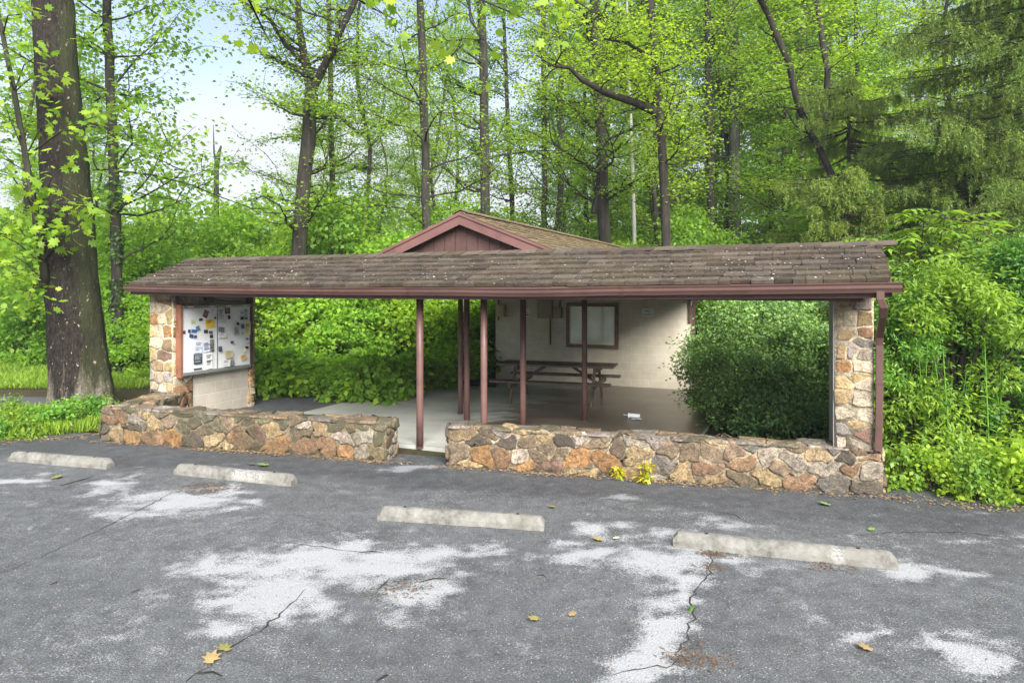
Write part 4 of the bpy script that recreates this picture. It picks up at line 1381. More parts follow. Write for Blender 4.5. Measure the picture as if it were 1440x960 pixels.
# ------------------------------------------------------------------ picnic table
TC = Vector((.93, 14.05, .03)); TA = math.radians(-17)
tx_, ty_ = Vector((math.cos(TA), math.sin(TA), 0)), Vector((-math.sin(TA), math.cos(TA), 0))
TT = lambda a, b, z: TC + tx_ * a + ty_ * b + Vector((0, 0, z))
pt = thing('picnic_table', TC, 'dark weathered wooden picnic table with attached benches on the patio', 'picnic table')
mb = MB()
for k in range(5): b = -.37 + .15 * k; mb.frame_box(TT, -1.2, 1.2, b, b + .143, .715, .755)
mb.build('tabletop', M['tablewood'], pt, bevel=.005)
for sgn in (-1, 1):
    mb = MB()
    for k in range(2): b = sgn * .70 - .13 + .135 * k; mb.frame_box(TT, -1.2, 1.2, b, b + .128, .42, .46)
    mb.build('bench_seat', M['tablewood'], pt, bevel=.005)
for e in (-.82, .82):
    for sgn in (-1, 1):
        mb = MB()
        p = [(sgn * .58, 0), (sgn * .68, 0), (sgn * .28, .713), (sgn * .18, .713)]
        if sgn < 0: p.reverse()
        mb.box8([TT(e - .02, b, z) for b, z in p] + [TT(e + .02, b, z) for b, z in p]); mb.build('leg', M['tablewood'], pt)
    mb = MB(); mb.frame_box(TT, e + .021, e + .06, -.82, .82, .325, .418); mb.build('seat_support', M['tablewood'], pt)
    mb = MB(); mb.frame_box(TT, e + .021, e + .06, -.34, .34, .62, .713); mb.build('top_support', M['tablewood'], pt)
    mb = MB(); s_ = -1 if e > 0 else 1
    p = TT(e + .04, 0, .36); q = TT(e + s_ * .55 + .04, 0, .70); mb.tube([p, q], [.03, .03], 6); mb.build('brace', M['tablewood'], pt)

# plastic cup lying on the patio
c0 = gp(892, 588, .03); cup = thing('plastic_cup', c0, 'crushed white plastic cup lying on the wet patio', 'litter')
mb = MB(); ax = Vector((1, -.25, .0)).normalized(); pts = [c0 + ax * t + Vector((0, 0, .045)) for t in (-.10, -.03, .04, .10)]
mb.tube(pts, [.045, .042, .037, .032], 14, wob=.16, rs=np.random.RandomState(2)); mb.build('cup_body', M['plasticwhite'], cup)
mb = MB(); mb.tube([pts[0] - ax * .008, pts[0] + ax * .004], [.05, .05], 14); mb.build('lid', M['plasticwhite'], cup)
mb = MB(); mb.tube([pts[0] - ax * .09 + Vector((0, 0, .015)), pts[0]], [.006, .006], 6); mb.build('straw', M['plasticwhite'], cup)
mb = MB(); c1 = c0 + Vector((.02, -.11, .0))
rs = np.random.RandomState(4); ii = [[mb.vert(c1 + Vector((-.09 + .18 * i / 5, -.04 + .08 * j / 3, .004 + .012 * rs.rand()))) for i in range(6)] for j in range(4)]
for j in range(3):
    for i in range(5): mb.face((ii[j][i], ii[j][i + 1], ii[j + 1][i + 1], ii[j + 1][i]))
tag(mb.build('paper_napkin', M['plasticwhite'], None), 'flat pale napkin on the patio in front of the crushed cup', 'litter')

# black hose/log at the back left of the patio
hp = [pp(662, 531, 16.2), pp(680, 528, 16.0), pp(697, 531, 15.9)]
mb = MB(); mb.tube([Vector((p.x, p.y, .10)) for p in hp], [.07, .085, .075], 10)
tag(mb.build('corrugated_drain_pipe', M['black'], None), 'short black drain pipe on the ground left of the tan block wall', 'pipe')

# ------------------------------------------------------------------ wheel stops
def wheel_stop(pa, pb, label, seed, chip=None):
    rs = np.random.RandomState(seed)
    a, b = gp(*pa), gp(*pb); d = (b - a); L = d.length; d.normalize(); n = Vector((-d.y, d.x, 0))
    prof = [(0, 0), (.005, .05), (.035, .115), (.06, .125), (.10, .125), (.125, .115), (.155, .05), (.16, 0)]
    N = 44; v = []; ch = []
    for i in range(N):
        t = i / (N - 1); s_ = L * t
        e = min(s_, L - s_); k = min(1, .55 + e / .045 * .45) if e < .045 else 1.0
        for j, (y, z) in enumerate(prof):
            zz = z * (k if z > .06 else 1); yy = .08 + (y - .08) * (.90 if e < .02 else 1)
            q = a + d * s_ + n * yy
            nz_ = .0035 * fbm(q.x * 6, q.y * 6, z * 22 + seed) + .003 * fbm(q.x * 25, q.y * 25, z * 30)
            cz = fbm(q.x * 4.5, q.y * 4.5, j * 3.1 + seed, 3)
            if j in (2, 5) and cz > .28: nz_ -= .05 * (cz - .28)
            c_ = 0.0
            if chip and chip[0] < t < chip[1] and j in (1, 2, 3, 4):
                w_ = math.sin(PI * (t - chip[0]) / (chip[1] - chip[0])); nz_ -= .028 * w_ * (.6 + abs(fbm(s_ * 12, j))) ; c_ = 1.0 if w_ > .25 else .4
            if j in (0, 1): nz_ += .012 * min(0, fbm(s_ * 5, seed))
            q = q + Vector((0, 0, zz)) + (Vector((0, 0, nz_)) if z > .1 else n * (nz_ * (-1 if j < 4 else 1)))
            v.append(q); ch.append(c_)
    m = len(prof); f = []
    for i in range(N - 1):
        for j in range(m - 1): f.append((i * m + j, i * m + j + 1, (i + 1) * m + j + 1, (i + 1) * m + j)[::-1])
    f.append(tuple(range(m))[::-1]); f.append(tuple((N - 1) * m + j for j in range(m)))
    c = (a + b) / 2 + n * .08
    root = thing('wheel_stop', c, label, 'wheel stop', 'concrete wheel stops in the parking lot')
    o = link_mesh('block', [tuple(p) for p in v], [x for x in f], [M['stop']], root, False)
    at = o.data.attributes.new('Chip', 'FLOAT', 'POINT'); at.data.foreach_set('value', np.array(ch, dtype=np.float32))
    for t in (.16, .84):
        q = a + d * (L * t) + n * .075; mb = MB(); z = .127
        mb.tube([q + Vector((0, 0, .09)), q + Vector((0, 0, z + .004))], [.016, .016], 10); mb.build('pin', M['crack'], root)


wheel_stop((10, 648.5), (149, 660), 'concrete wheel stop nearest the left edge, in front of the weeds', 1)
wheel_stop((243, 667), (408, 684), 'chipped concrete wheel stop with broken white edge, before the left stone wall', 2, (.50, .80))
wheel_stop((530, 731), (765, 747), 'concrete wheel stop in front of the entrance gap', 3)
wheel_stop((946, 769), (1264, 802), 'largest nearest concrete wheel stop in front of the right stone wall', 4, (.72, .78))

# ------------------------------------------------------------------ vegetation
MAPLE_SPEC = dict(levels=1, kids=(5,), n=26, spread=.34, size=.15, leaf_from=0, flat=.28, droop=.2)
FAR_SPEC = dict(levels=1, kids=(5,), n=20, spread=.42, size=.19, leaf_from=0, flat=.32, droop=.2)
SPARSE = dict(levels=1, kids=(4,), n=9, spread=.34, size=.15, leaf_from=0, flat=.4, droop=.35)
OPEN = dict(levels=1, kids=(6,), n=13, spread=.25, size=.105, leaf_from=0, flat=.24, droop=.2)


def T(px_list, Y, extra_top=True):
    """trunk path surveyed in the photograph at distance Y; starts at the ground, runs on above the frame"""
    pts = [pp(x, y, Y) for x, y in px_list]
    p0 = pts[0]; pts = [Vector((p0.x, p0.y, ground_z(p0.x, p0.y) - .05))] + pts
    if extra_top:
        d = (pts[-1] - pts[-2]).normalized(); d = (d + Vector((0, 0, .6))).normalized()
        pts.append(pts[-1] + d * 5); pts.append(pts[-1] + (d + Vector((.1, 0, .5))).normalized() * 4)
    return pts


def R(w0, w1, Y, n):
    """radii from pixel widths at bottom and top"""
    a, b = w0 * .43 / F * Y, w1 * .43 / F * Y
    r = [a + (b - a) * k / (n - 3) for k in range(n - 2)] + [b * .6, b * .25]
    return r


def hero(name, pxl, Y, w0, w1, spec, bark, leaf, seed, label, top=True, **kw):
    p = T(pxl, Y, top); return tree_on(name, p, R(w0, w1, Y, len(p)), spec, bark, leaf, seed, label, **kw)


# big foreground trunk at the left: its own mesh with flared foot
def big_tree():
    Y = 13.3
    root = thing('big_tree', gp(120, 576), 'massive dark trunked tree with flared mossy foot at the left edge', 'tree')
    rs = np.random.RandomState(9)
    ctr = [(119, 585, 50), (118, 560, 43), (114, 530, 40), (110, 500, 39.5), (105, 440, 37), (100, 380, 35), (96, 300, 34), (88, 200, 31), (80, 100, 28.5), (75, 0, 27), (68, -120, 25), (60, -260, 22), (54, -420, 18)]
    N, Mm = 150, 56
    ys_ = np.linspace(585, -420, N); v = []
    cy_ = np.array([c[1] for c in ctr])[::-1]; cx_ = np.array([c[0] for c in ctr])[::-1]; cr_ = np.array([c[2] for c in ctr])[::-1]
    for i, y in enumerate(ys_):
        x = np.interp(y, cy_, cx_); r = np.interp(y, cy_, cr_) / F * Y * .92; c = pp(x, y, Y)
        fl = max(0, (y - 470) / 115)
        for j in range(Mm):
            a = 2 * PI * j / Mm
            q = r * (1 + .035 * fbm(math.cos(a) * 2, math.sin(a) * 2, c.z * .7) + fl * .13 * math.cos(5 * a + .6 + .5 * math.sin(2 * a)))
            q += .022 * fbm(math.cos(a) * 9, math.sin(a) * 9, c.z * 1.6, 3) + .012 * fbm(math.cos(a) * 22, math.sin(a) * 22, c.z * 5, 2)
            bump = math.exp(-((y - 395) / 22) ** 2) * max(0, math.cos(a - PI * 1.02)) ** 4 * .12
            v.append((c.x + math.cos(a) * (q + bump), c.y + math.sin(a) * (q + bump), c.z if i else -.1))
    idx = np.arange(N * Mm).reshape(N, Mm); nxt = np.roll(idx, -1, 1)
    f = np.stack([idx[:-1], nxt[:-1], nxt[1:], idx[1:]], -1).reshape(-1, 4)
    link_mesh('trunk', v, f, [M['bark_big']], root, True)
    # grey side stem from the burl, with broad leaves
    mb = MB(); lb = LB()
    st = [pp(66, 400, Y - .4), pp(60, 372, Y - .5), pp(50, 300, Y - .6), pp(36, 220, Y - .7), pp(20, 130, Y - .9), pp(4, 50, Y - 1.1), pp(-14, -40, Y - 1.3)]
    mb.tube(st, [.085, .07, .06, .052, .045, .036, .02], 9, wob=.1, rs=rs)
    spots = [(45, 300), (55, 330), (100, 320), (30, 260), (110, 290), (60, 265), (20, 360), (10, 390), (130, 300), (150, 290), (20, 310), (5, 230), (90, 160), (60, 75), (75, 115), (5, 140), (150, 170), (110, 215), (40, 420), (10, 440), (180, 150), (0, 330), (30, 20), (15, 90)]
    for (x, y) in spots:
        k = min(range(len(st)), key=lambda q: (st[q] - pp(x, y + 40, Y - .7)).length)
        e = pp(x, y, Y - .9 - rs.rand() * .5); m_ = st[k].lerp(e, .5) + Vector((0, -.1, .12))
        mb.tube([st[k], m_, e], [.016, .011, .005], 5, cap=False)
        for t in (.45, .7, .9, 1.0):
            lb.spray(rs, st[k].lerp(e, t) + Vector((0, 0, .05)), 5 if t < .8 else 8, .20, .15, .5, .45, .7)
    mb.build('side_stem', M['bark'], root, smooth=True); lb.build('side_leaves', M['leaf_yellow'], root, MAPLE)


big_tree()

# ivy-clad tree behind it
hero('ivy_tree', [(168, 560), (165, 440), (162, 300), (158, 180), (154, 80), (150, -20)], 18.5, 19, 13, dict(SPARSE, n=15), M['bark_dark'], M['leaf_mid'], 31,
     'ivy clad straight tree just right of the massive left trunk', zlo=3.2, zhi=12, nl=32, reach=(1.6, 4.6), ivy=4.6)
# broken snag far left of the fork
mb = MB(); sng = thing('dead_snag', Vector((pp(304, 300, 30).x, 30, ground_z(-13, 30))), 'bare broken snag against the sky left of the forked tree', 'dead tree')
mb.tube([Vector((pp(304, 300, 30).x, 30, 0)), pp(304, 300, 30), pp(304, 240, 30), pp(306, 222, 30), pp(311, 205, 30)], [.12, .11, .10, .10, .03], 8, wob=.3, rs=np.random.RandomState(1))
mb.tube([pp(305, 235, 30), pp(301, 215, 30), pp(300, 175, 30)], [.06, .04, .01], 6)
mb.build('trunk', M['bark'], sng, smooth=True)

Yf = 20.0
fork = [[pp(437, 135, Yf), pp(428, 80, Yf), pp(421, 40, Yf), pp(416, -30, Yf), pp(410, -140, Yf)], [pp(437, 132, Yf), pp(455, 95, Yf - .2), pp(478, 45, Yf - .4), pp(500, 0, Yf - .6), pp(520, -60, Yf - .8)],
        [pp(424, 85, Yf), pp(400, 62, Yf - .5), pp(380, 28, Yf - .8), pp(340, 2, Yf - 1.2), pp(300, -20, Yf - 1.5)], [pp(444, 165, Yf), pp(480, 165, Yf - .3), pp(505, 188, Yf - .6), pp(520, 190, Yf - .7)], [pp(440, 165, Yf), pp(410, 160, Yf - .3), pp(385, 145, Yf - .5)]]
p = [Vector((pp(420, 500, Yf).x, Yf, -.05)), pp(420, 360, Yf), pp(425, 290, Yf), pp(434, 200, Yf), pp(438, 132, Yf)]
tree_on('forked_tree', p, [.26, .225, .21, .20, .20], dict(OPEN, n=6), M['bark_dark'], M['leaf_spring'], 41, 'dark forked tree whose trunk splits in a tall Y left of the gable', nl=9, zlo=3.3, zhi=6.6,
        reach=(1.0, 2.4), extra=[(fork[0], .135, .075), (fork[1], .13, .065), (fork[2], .075, .025), (fork[3], .07, .02), (fork[4], .05, .02)])

SP, MD, YL, DK = M['leaf_spring'], M['leaf_mid'], M['leaf_yellow'], M['leaf_dark']
hero('slim_tree', [(470, 500), (468, 360), (467, 240), (465, 110), (462, -10)], 24, 11, 8, OPEN, M['bark_dark'], SP, 42, 'slim dark tree close behind the right fork of the forked tree', nl=22, zlo=4, zhi=15)
hero('tall_tree', [(601, 500), (600, 318), (598, 200), (595, 100), (590, -10)], 22, 16, 12, OPEN, M['bark'], SP, 43, 'tall straight tree rising behind the left slope of the gable roof', nl=22, zlo=3.5, zhi=14)
hero('tall_tree', [(683, 500), (682, 268), (681, 180), (680, 90), (676, -10)], 26, 18, 14, OPEN, M['bark'], MD, 44, 'tall straight tree rising above the gable peak', nl=24, zlo=5, zhi=16)
hero('tall_tree', [(852, 500), (850, 330), (846, 200), (840, 90), (836, -10)], 23, 22, 17, OPEN, M['bark_dark'], SP, 45, 'thick double trunked tree behind the right end of the gable roof', nl=18, zlo=4.5, zhi=14,
     extra=[([pp(835, 300, 23), pp(842, 270, 23), pp(848, 215, 23.1), pp(850, 120, 23.2), pp(852, 20, 23.3)], .13, .10)])
Yk = 19.0
hero('leaning_tree', [(938, 500), (937, 350), (932, 230), (925, 150), (918, 60), (912, -10)], Yk, 17, 12, dict(OPEN, n=7), M['bark_dark'], SP, 46, 'dark tree with a long crooked limb reaching left above the porch roof', nl=10, zlo=4.5, zhi=10.5, reach=(1.2, 2.6),
     extra=[([pp(927, 160, Yk), pp(895, 145, Yk - .3), pp(850, 130, Yk - .6), pp(818, 112, Yk - .9), pp(800, 95, Yk - 1.1), pp(770, 92, Yk - 1.3)], .13, .035), ([pp(924, 110, Yk), pp(915, 80, Yk - .3), pp(880, 60, Yk - .7), pp(850, 55, Yk - 1)], .08, .025)])
hero('tall_tree', [(1000, 500), (1000, 300), (998, 150), (996, 60), (995, -10)], 27, 13, 10, OPEN, M['bark'], SP, 47, 'narrow dark trunk left of the pale trunk above the porch ridge', nl=22, zlo=6, zhi=17)
hero('pale_trunk_tree', [(1034, 500), (1033, 190), (1032, 90), (1030, -10)], 29, 19, 16, OPEN, M['bark_pale'], MD, 48, 'pale grey trunk with broad lit bark right of the narrow dark trunk', nl=22, zlo=7, zhi=19)
hero('crooked_tree', [(1185, 420), (1178, 270), (1160, 225), (1125, 155), (1110, 90), (1080, 20), (1060, -20)], 20, 13, 9, dict(OPEN, n=8), M['bark_dark'], SP, 49, 'crooked leaning dark tree curving up leftward before the right hand spruces', nl=14, zlo=6, zhi=12, reach=(1, 2.4))
hero('pale_trunk_tree', [(1130, 500), (1129, 140), (1127, 60), (1126, -10)], 28, 24, 19, OPEN, M['bark_pale'], SP, 50, 'mottled pale trunk behind the crooked leaning tree', nl=20, zlo=8, zhi=18)
hero('tall_tree', [(1190, 500), (1189, 200), (1188, 100), (1187, -10)], 32, 12, 10, OPEN, M['bark'], MD, 51, 'thin dark trunk between the mottled pale trunk and the large spruce', nl=20, zlo=8, zhi=20)
hero('birch_tree', [(893, 480), (892, 330), (890, 250), (888, 190), (884, 90)], 25, 8, 5, dict(OPEN, n=6), M['bark_birch'], SP, 52, 'thin white barked birch right of the thick double trunk', nl=12, zlo=6, zhi=12, reach=(.8, 1.8))
hero('slim_tree', [(766, 480), (766, 330), (765, 200), (764, 80), (763, -10)], 30, 10, 8, OPEN, M['bark'], SP, 53, 'slim trunk midway between the gable peak and the double trunked tree', nl=24, zlo=6, zhi=18)
hero('slim_tree', [(-40, 520), (-45, 300), (-52, 150), (-60, 0)], 17, 20, 16, OPEN, M['bark'], SP, 54, 'leafy tree at the left picture edge beyond the massive trunk', nl=24, zlo=2.5, zhi=12)
hero('slim_tree', [(250, 500), (252, 380), (256, 350), (260, 330)], 26, 6, 2, dict(OPEN, n=12), M['bark'], DK, 55, 'short sapling behind the left end of the porch roof', top=False, nl=14, zlo=2.0, zhi=4.6, reach=(1, 2.2))

# forest prototypes, then copies in the wood
rs = np.random.RandomState(77)
protos = []
for i in range(5):
    r_ = np.random.RandomState(100 + i)
    h = 24; pts = [Vector((0, 0, -.3))]; rr = [.155]
    for k in range(1, 8):
        pts.append(Vector((r_.normal() * .18 * k ** .5, r_.normal() * .18 * k ** .5, h * k / 7))); rr.append(.155 * (1 - .11 * k))
    t_ = tree_on('forest_tree', pts, rr, dict(FAR_SPEC, n=13, kids=(6,), spread=.32, size=.14), (M['bark'], M['bark_dark'], M['bark'], M['bark_dark'], M['bark'])[i], (SP, MD, SP, SP, MD)[i], 200 + i,
                 'slender leafy tree standing deep in the wood behind the shelter', 'tree', 'slender trees in the wood behind the shelter', zlo=2.5, zhi=21, nl=36, reach=(1.5, 3.8), sides=8)
    protos.append(t_)
spots = []
def want(x, y):
    return all((x - a) ** 2 + (y - b) ** 2 > 5.5 for a, b in spots)
used = 0
tries = 0
while len(spots) < 74 and tries < 4000:
    tries += 1
    Y = rs.uniform(27, 58) if rs.rand() < .72 else rs.uniform(24, 34); px = rs.uniform(-180, 1620)
    x = (px - CX) / F * Y
    if px < 430 and px > 165 and Y < 95: continue             # the open gap of sky at the left
    if px < 165 and rs.rand() < .75: continue
    if 430 < px < 900 and rs.rand() < .6: continue
    if not want(x, Y): continue
    spots.append((x, Y))
    k = len(spots) - 1; loc = (x, Y, ground_z(x, Y)); rz = rs.uniform(0, 6.28); s_ = rs.uniform(.72, 1.12)
    if px < 560: s_ *= .72
    if k < 5:
        o = protos[k]; o.location = loc; o.rotation_euler.z = rz; o.scale = (s_,) * 3
    else: copy_tree(protos[k % 5], loc, rz, (s_, s_, s_ * rs.uniform(.9, 1.1)))


# ---- shrubs
def shrub(name, label, cat, group, h, wd, nblob, nleaf, size, leafmat, seed, shape=LEAF, stem=M['bark'], loc=(0, 0, 0), blob=(.28, .5), low=.1, up=.5, shell=.6):
    r_ = np.random.RandomState(seed)
    root = thing(name, loc, label, cat, group)
    mb = MB(); lb = LB(); L0 = Vector(loc)
    for k in range(nblob):
        a = r_.uniform(0, 2 * PI); f = r_.rand() ** .6
        z = h * (low + (1 - low) * r_.rand()); prof = (1 - (z / h) ** 2.2 * .75)
        rad = wd * .5 * f * prof
        c = L0 + Vector((math.cos(a) * rad, math.sin(a) * rad, z * .92))
        b = r_.uniform(*blob) * wd * .5
        lb.dome(r_, c, (b, b, b * .62), nleaf, size, shell, up)
        lb.spray(r_, c + Vector((0, 0, b * .5)), nleaf // 5, b * .8, size, .5)
        m_ = L0 + Vector((math.cos(a) * rad * .3, math.sin(a) * rad * .3, z * .45))
        mb.tube([L0 + Vector((r_.normal() * .05, r_.normal() * .05, -.05)), m_, c], [.018 + .006 * h, .012 + .003 * h, .004], 5, cap=False)
    mb.build('stems', stem, root); lb.build('foliage', leafmat, root, shape, zmin=L0.z - .02)
    return root


def field(proto_list, pts, rsx, label=None, group=None, smin=.8, smax=1.25, first=True):
    n = 0
    for (x, y) in pts:
        p = proto_list[n % len(proto_list)]; s_ = rsx.uniform(smin, smax); loc = (x, y, ground_z(x, y)); rz = rsx.uniform(0, 6.28)
        if n < len(proto_list) and first: p.location = loc; p.rotation_euler.z = rz; p.scale = (s_,) * 3
        else: copy_tree(p, loc, rz, (s_, s_, s_ * rsx.uniform(.85, 1.1)), label, group)
        n += 1


# tall understory behind the shelter
ug = 'understory bushes in the wood behind the shelter'; ul = 'tall bright green understory bush in the wood behind the shelter'
up_ = [shrub('understory_bush', ul, 'bush', ug, 5.2, 4.2, 36, 230, .15, m_, 300 + i, low=.08, blob=(.22, .42)) for i, m_ in enumerate((M['leaf_under'], MD, M['leaf_under'], SP))]
pts = []
for Y, n in ((20.5, 11), (22.8, 13), (25.5, 16), (30, 18), (38, 18)):
    for k in range(n):
        px = -120 + 1700 * (k + rs.rand()) / n
        if Y < 22 and 690 < px < 985: continue
        pts.append(((px - CX) / F * Y, Y + rs.normal() * 1.0))
# keep clear of the block building
pts = [q for q in pts if not (-9.2 < (Vector((q[0], q[1], 0)) - E0).dot(EM) < -2.0 and (Vector((q[0], q[1], 0)) - E0).dot(EN) < 13.5)]
pts = [q for q in pts if not (q[0] < -11 and q[1] < 22)]
field(up_, pts, rs, None, None, .7, 1.1)

# thicket at the left of the patio
tg = 'leafy shrubs left of the patio'
tl = 'leafy green shrub in the thicket left of the patio'
sh_ = [shrub('shrub', tl, 'shrub', tg, 2.3, 2.0, 24, 190, .11, m_, 320 + i, blob=(.25, .45)) for i, m_ in enumerate((SP, M['leaf_under'], M['leaf_under']))]
pts = []
for (px, y) in [(375, 16.6), (405, 18.2), (440, 16.9), (470, 18.5), (500, 17.0), (530, 18.8), (560, 17.5), (590, 19), (615, 18), (640, 19.4), (665, 19.6), (690, 21), (420, 20.5), (480, 20.8), (550, 21), (610, 21.3), (655, 22), (360, 19.5), (340, 17.2), (320, 18.6), (290, 17.5), (265, 18.8), (230, 17.0), (200, 18.6)]:
    pts.append(((px - CX) / F * y, y))
field(sh_, pts, rs)
bl = shrub('broadleaf_plant', 'low broad leaved plant at the edge of the dark path left of the patio', 'plant', 'broad leaved plants along the path', .85, 1.3, 16, 60, .17, M['leaf_under'], 340, blob=(.25, .5), low=.15)
bl2 = shrub('broadleaf_plant', 'low broad leaved plant at the edge of the dark path left of the patio', 'plant', 'broad leaved plants along the path', .7, 1.2, 16, 70, .13, M['leaf_under'], 341, blob=(.25, .5), low=.15)
pts = [gp(px, py) for px, py in ((362, 560), (385, 562), (410, 560), (435, 563), (455, 561), (478, 566), (500, 570), (520, 572), (540, 566), (560, 559), (580, 556), (600, 551), (622, 546), (645, 542), (668, 538), (395, 552), (430, 553), (470, 555), (510, 556), (548, 551))]
field([bl, bl2], [(p.x, p.y + .45) for p in pts], rs, None, None, .75, 1.25)

# lit thicket left of the picture and the far bushes under the sky gap
fl = 'sunlit far bush in the hedge row left of the shelter'; fg = 'far bushes left of the shelter'
fb = [shrub('far_bush', fl, 'bush', fg, 4.2, 4.6, 26, 130, .20, m_, 350 + i) for i, m_ in enumerate((M['leaf_under'], YL))]
pts = []
for Y, n, a, b in ((27, 8, -150, 430), (34, 9, -150, 470), (45, 9, -100, 520)):
    for k in range(n):
        px = a + (b - a) * (k + rs.rand() * .8) / n; pts.append(((px - CX) / F * Y, Y + rs.normal()))
field(fb, pts, rs, None, None, .75, 1.15)
pts = [(-14.6, 20.5), (-13.0, 21.5), (-16.2, 21.8), (-11.4, 20.2), (-18, 20.6), (-12.2, 23.5)]
for q in pts: copy_tree(sh_[rs.randint(3)], (q[0], q[1], 0), rs.uniform(0, 6), rs.uniform(1.0, 1.35), 'leafy shrub beyond the lawn left of the massive trunk', 'shrubs beyond the lawn')

# privet behind the right stone wall
def dome_bush(label, loc, h, w_, nb, nl, size, mat, seed):
    r_ = np.random.RandomState(seed); root = thing('privet_bush', loc, label, 'bush'); mb = MB(); lb = LB(); L0 = Vector(loc)
    for k in range(nb):
        a = r_.uniform(0, 2 * PI); s_ = r_.rand(); z = h * (.04 + .92 * s_)
        rad = w_ * .5 * math.sqrt(max(.03, 1 - (max(0, z / h - .38) / .64) ** 2)) * (1 - .25 * r_.rand() ** 2) * (1 + .16 * fbm(a * 1.3, z * 1.2, seed))
        c = L0 + Vector((math.cos(a) * rad, math.sin(a) * rad, z)); b_ = r_.uniform(.17, .30)
        lb.dome(r_, c, (b_, b_, b_ * .75), nl, size, .8, .6)
        if k % 3 == 0: lb.spray(r_, c + (c - L0 - Vector((0, 0, h * .3))).normalized() * b_ * 1.1, 26, .12, size * 1.15, .9, .1)
        if k % 2 == 0:
            m_ = L0 + Vector((math.cos(a) * rad * .35, math.sin(a) * rad * .35, z * .5)); mb.tube([L0 + Vector((r_.normal() * .08, r_.normal() * .08, -.05)), m_, c], [.02, .012, .004], 5, cap=False)
    mb.build('stems', M['bark'], root); lb.build('foliage', mat, root, zmin=L0.z)


dome_bush('rounded dense privet bush filling the opening behind the right stone wall', (4.35, 11.85, 0), 2.15, 2.5, 170, 190, .055, M['leaf_bush'], 360)
dome_bush('smaller privet bush against the wall of the right pillar', (5.1, 11.35, 0), 1.75, 1.9, 120, 180, .055, M['leaf_bush'], 361)
dome_bush('lowest privet bush nearest the right stone wall', (4.55, 10.75, 0), .95, 2.0, 110, 150, .055, M['leaf_bush'], 363)
dome_bush('taller privet bush farthest behind the right stone wall', (6.0, 13.9, 0), 2.5, 2.6, 150, 170, .06, M['leaf_bush'], 362)

# right hand thicket in layers
rg = 'bushes of the thicket right of the shelter'
rb = [shrub('thicket_bush', 'dense leafy bush in the thicket right of the downspout', 'bush', rg, 2.2, 1.9, 34, 380, .064, m_, 370 + i, shape=s_, blob=(.16, .34), low=.08) for i, (m_, s_) in enumerate(((M['leaf_weed'], LONG), (M['leaf_ash'], LONG), (M['leaf_dark'], LEAF)))]
pts = []
for (px, Y) in ((1290, 9.3), (1345, 9.0), (1400, 9.1), (1460, 9.2), (1262, 10.4), (1320, 10.4), (1380, 10.2), (1440, 10.4), (1500, 10.6), (1280, 12), (1345, 12), (1410, 12), (1470, 12.2), (1240, 13.2), (1300, 14), (1380, 14), (1450, 14.2), (1530, 12)):
    pts.append(((px - CX) / F * Y, Y))
field(rb, pts, rs, None, None, .85, 1.35)
lr = [shrub('low_weed', 'low bright weed clump at the asphalt edge right of the stone wall', 'weed', 'weed clumps at the right asphalt edge', .55, .8, 12, 90, .065, m_, 380 + i, shape=LEAF) for i, m_ in enumerate((M['leaf_ash'], YL))]
pts = [W(WLEN + d, .15 + rs.rand() * .35) for d in (.3, .62, .95, 1.35, 1.75, 2.2, 2.7, 3.2)]
field(lr, [(p.x, p.y) for p in pts], rs, None, None, .7, 1.2)


# tall weed stalks standing up through the front of the thicket
def stalk(label, loc, h, seed, mat):
    r_ = np.random.RandomState(seed); root = thing('tall_weed', loc, label, 'weed', 'tall weed stalks right of the shelter'); mb = MB(); lb = LB(); L0 = Vector(loc)
    for q in range(3):
        o = Vector((r_.normal() * .16, r_.normal() * .12, 0)); lean = Vector((r_.normal() * .12, r_.normal() * .10, 0)); hh = h * r_.uniform(.75, 1.05)
        pts = [L0 + o + lean * t + Vector((0, 0, hh * t)) for t in np.linspace(0, 1, 9)]
        mb.tube(pts, list(np.linspace(.011, .004, 9)), 5, cap=False)
        n = int(hh * 34); t = .2 + .8 * r_.rand(n); P = np.array([pts[0].lerp(pts[-1], x) for x in t]); a = r_.uniform(0, 6.28, n)
        A = np.c_[np.cos(a), np.sin(a), r_.uniform(-.25, .55, n)]; lb.add(P, A, np.c_[r_.normal(size=(n, 2)) * .25, np.ones(n)], (.125 - .06 * t) * r_.uniform(.8, 1.25, n))
    mb.build('stems', M['leaf_weed'], root); lb.build('foliage', mat, root, LONG)


for i, (px, Y, h) in enumerate(((1300, 8.75, 1.55), (1332, 8.55, 1.75), (1368, 8.8, 1.5), (1398, 8.5, 1.7), (1428, 8.6, 1.45), (1275, 9.1, 1.7), (1350, 9.3, 2.1), (1415, 9.3, 2.0))):
    stalk('leafy upright weed stalks in the front of the thicket right of the shelter', ((px - CX) / F * Y, Y, 0), h, 600 + i, (M['leaf_ash'], M['leaf_weed'])[i % 2])


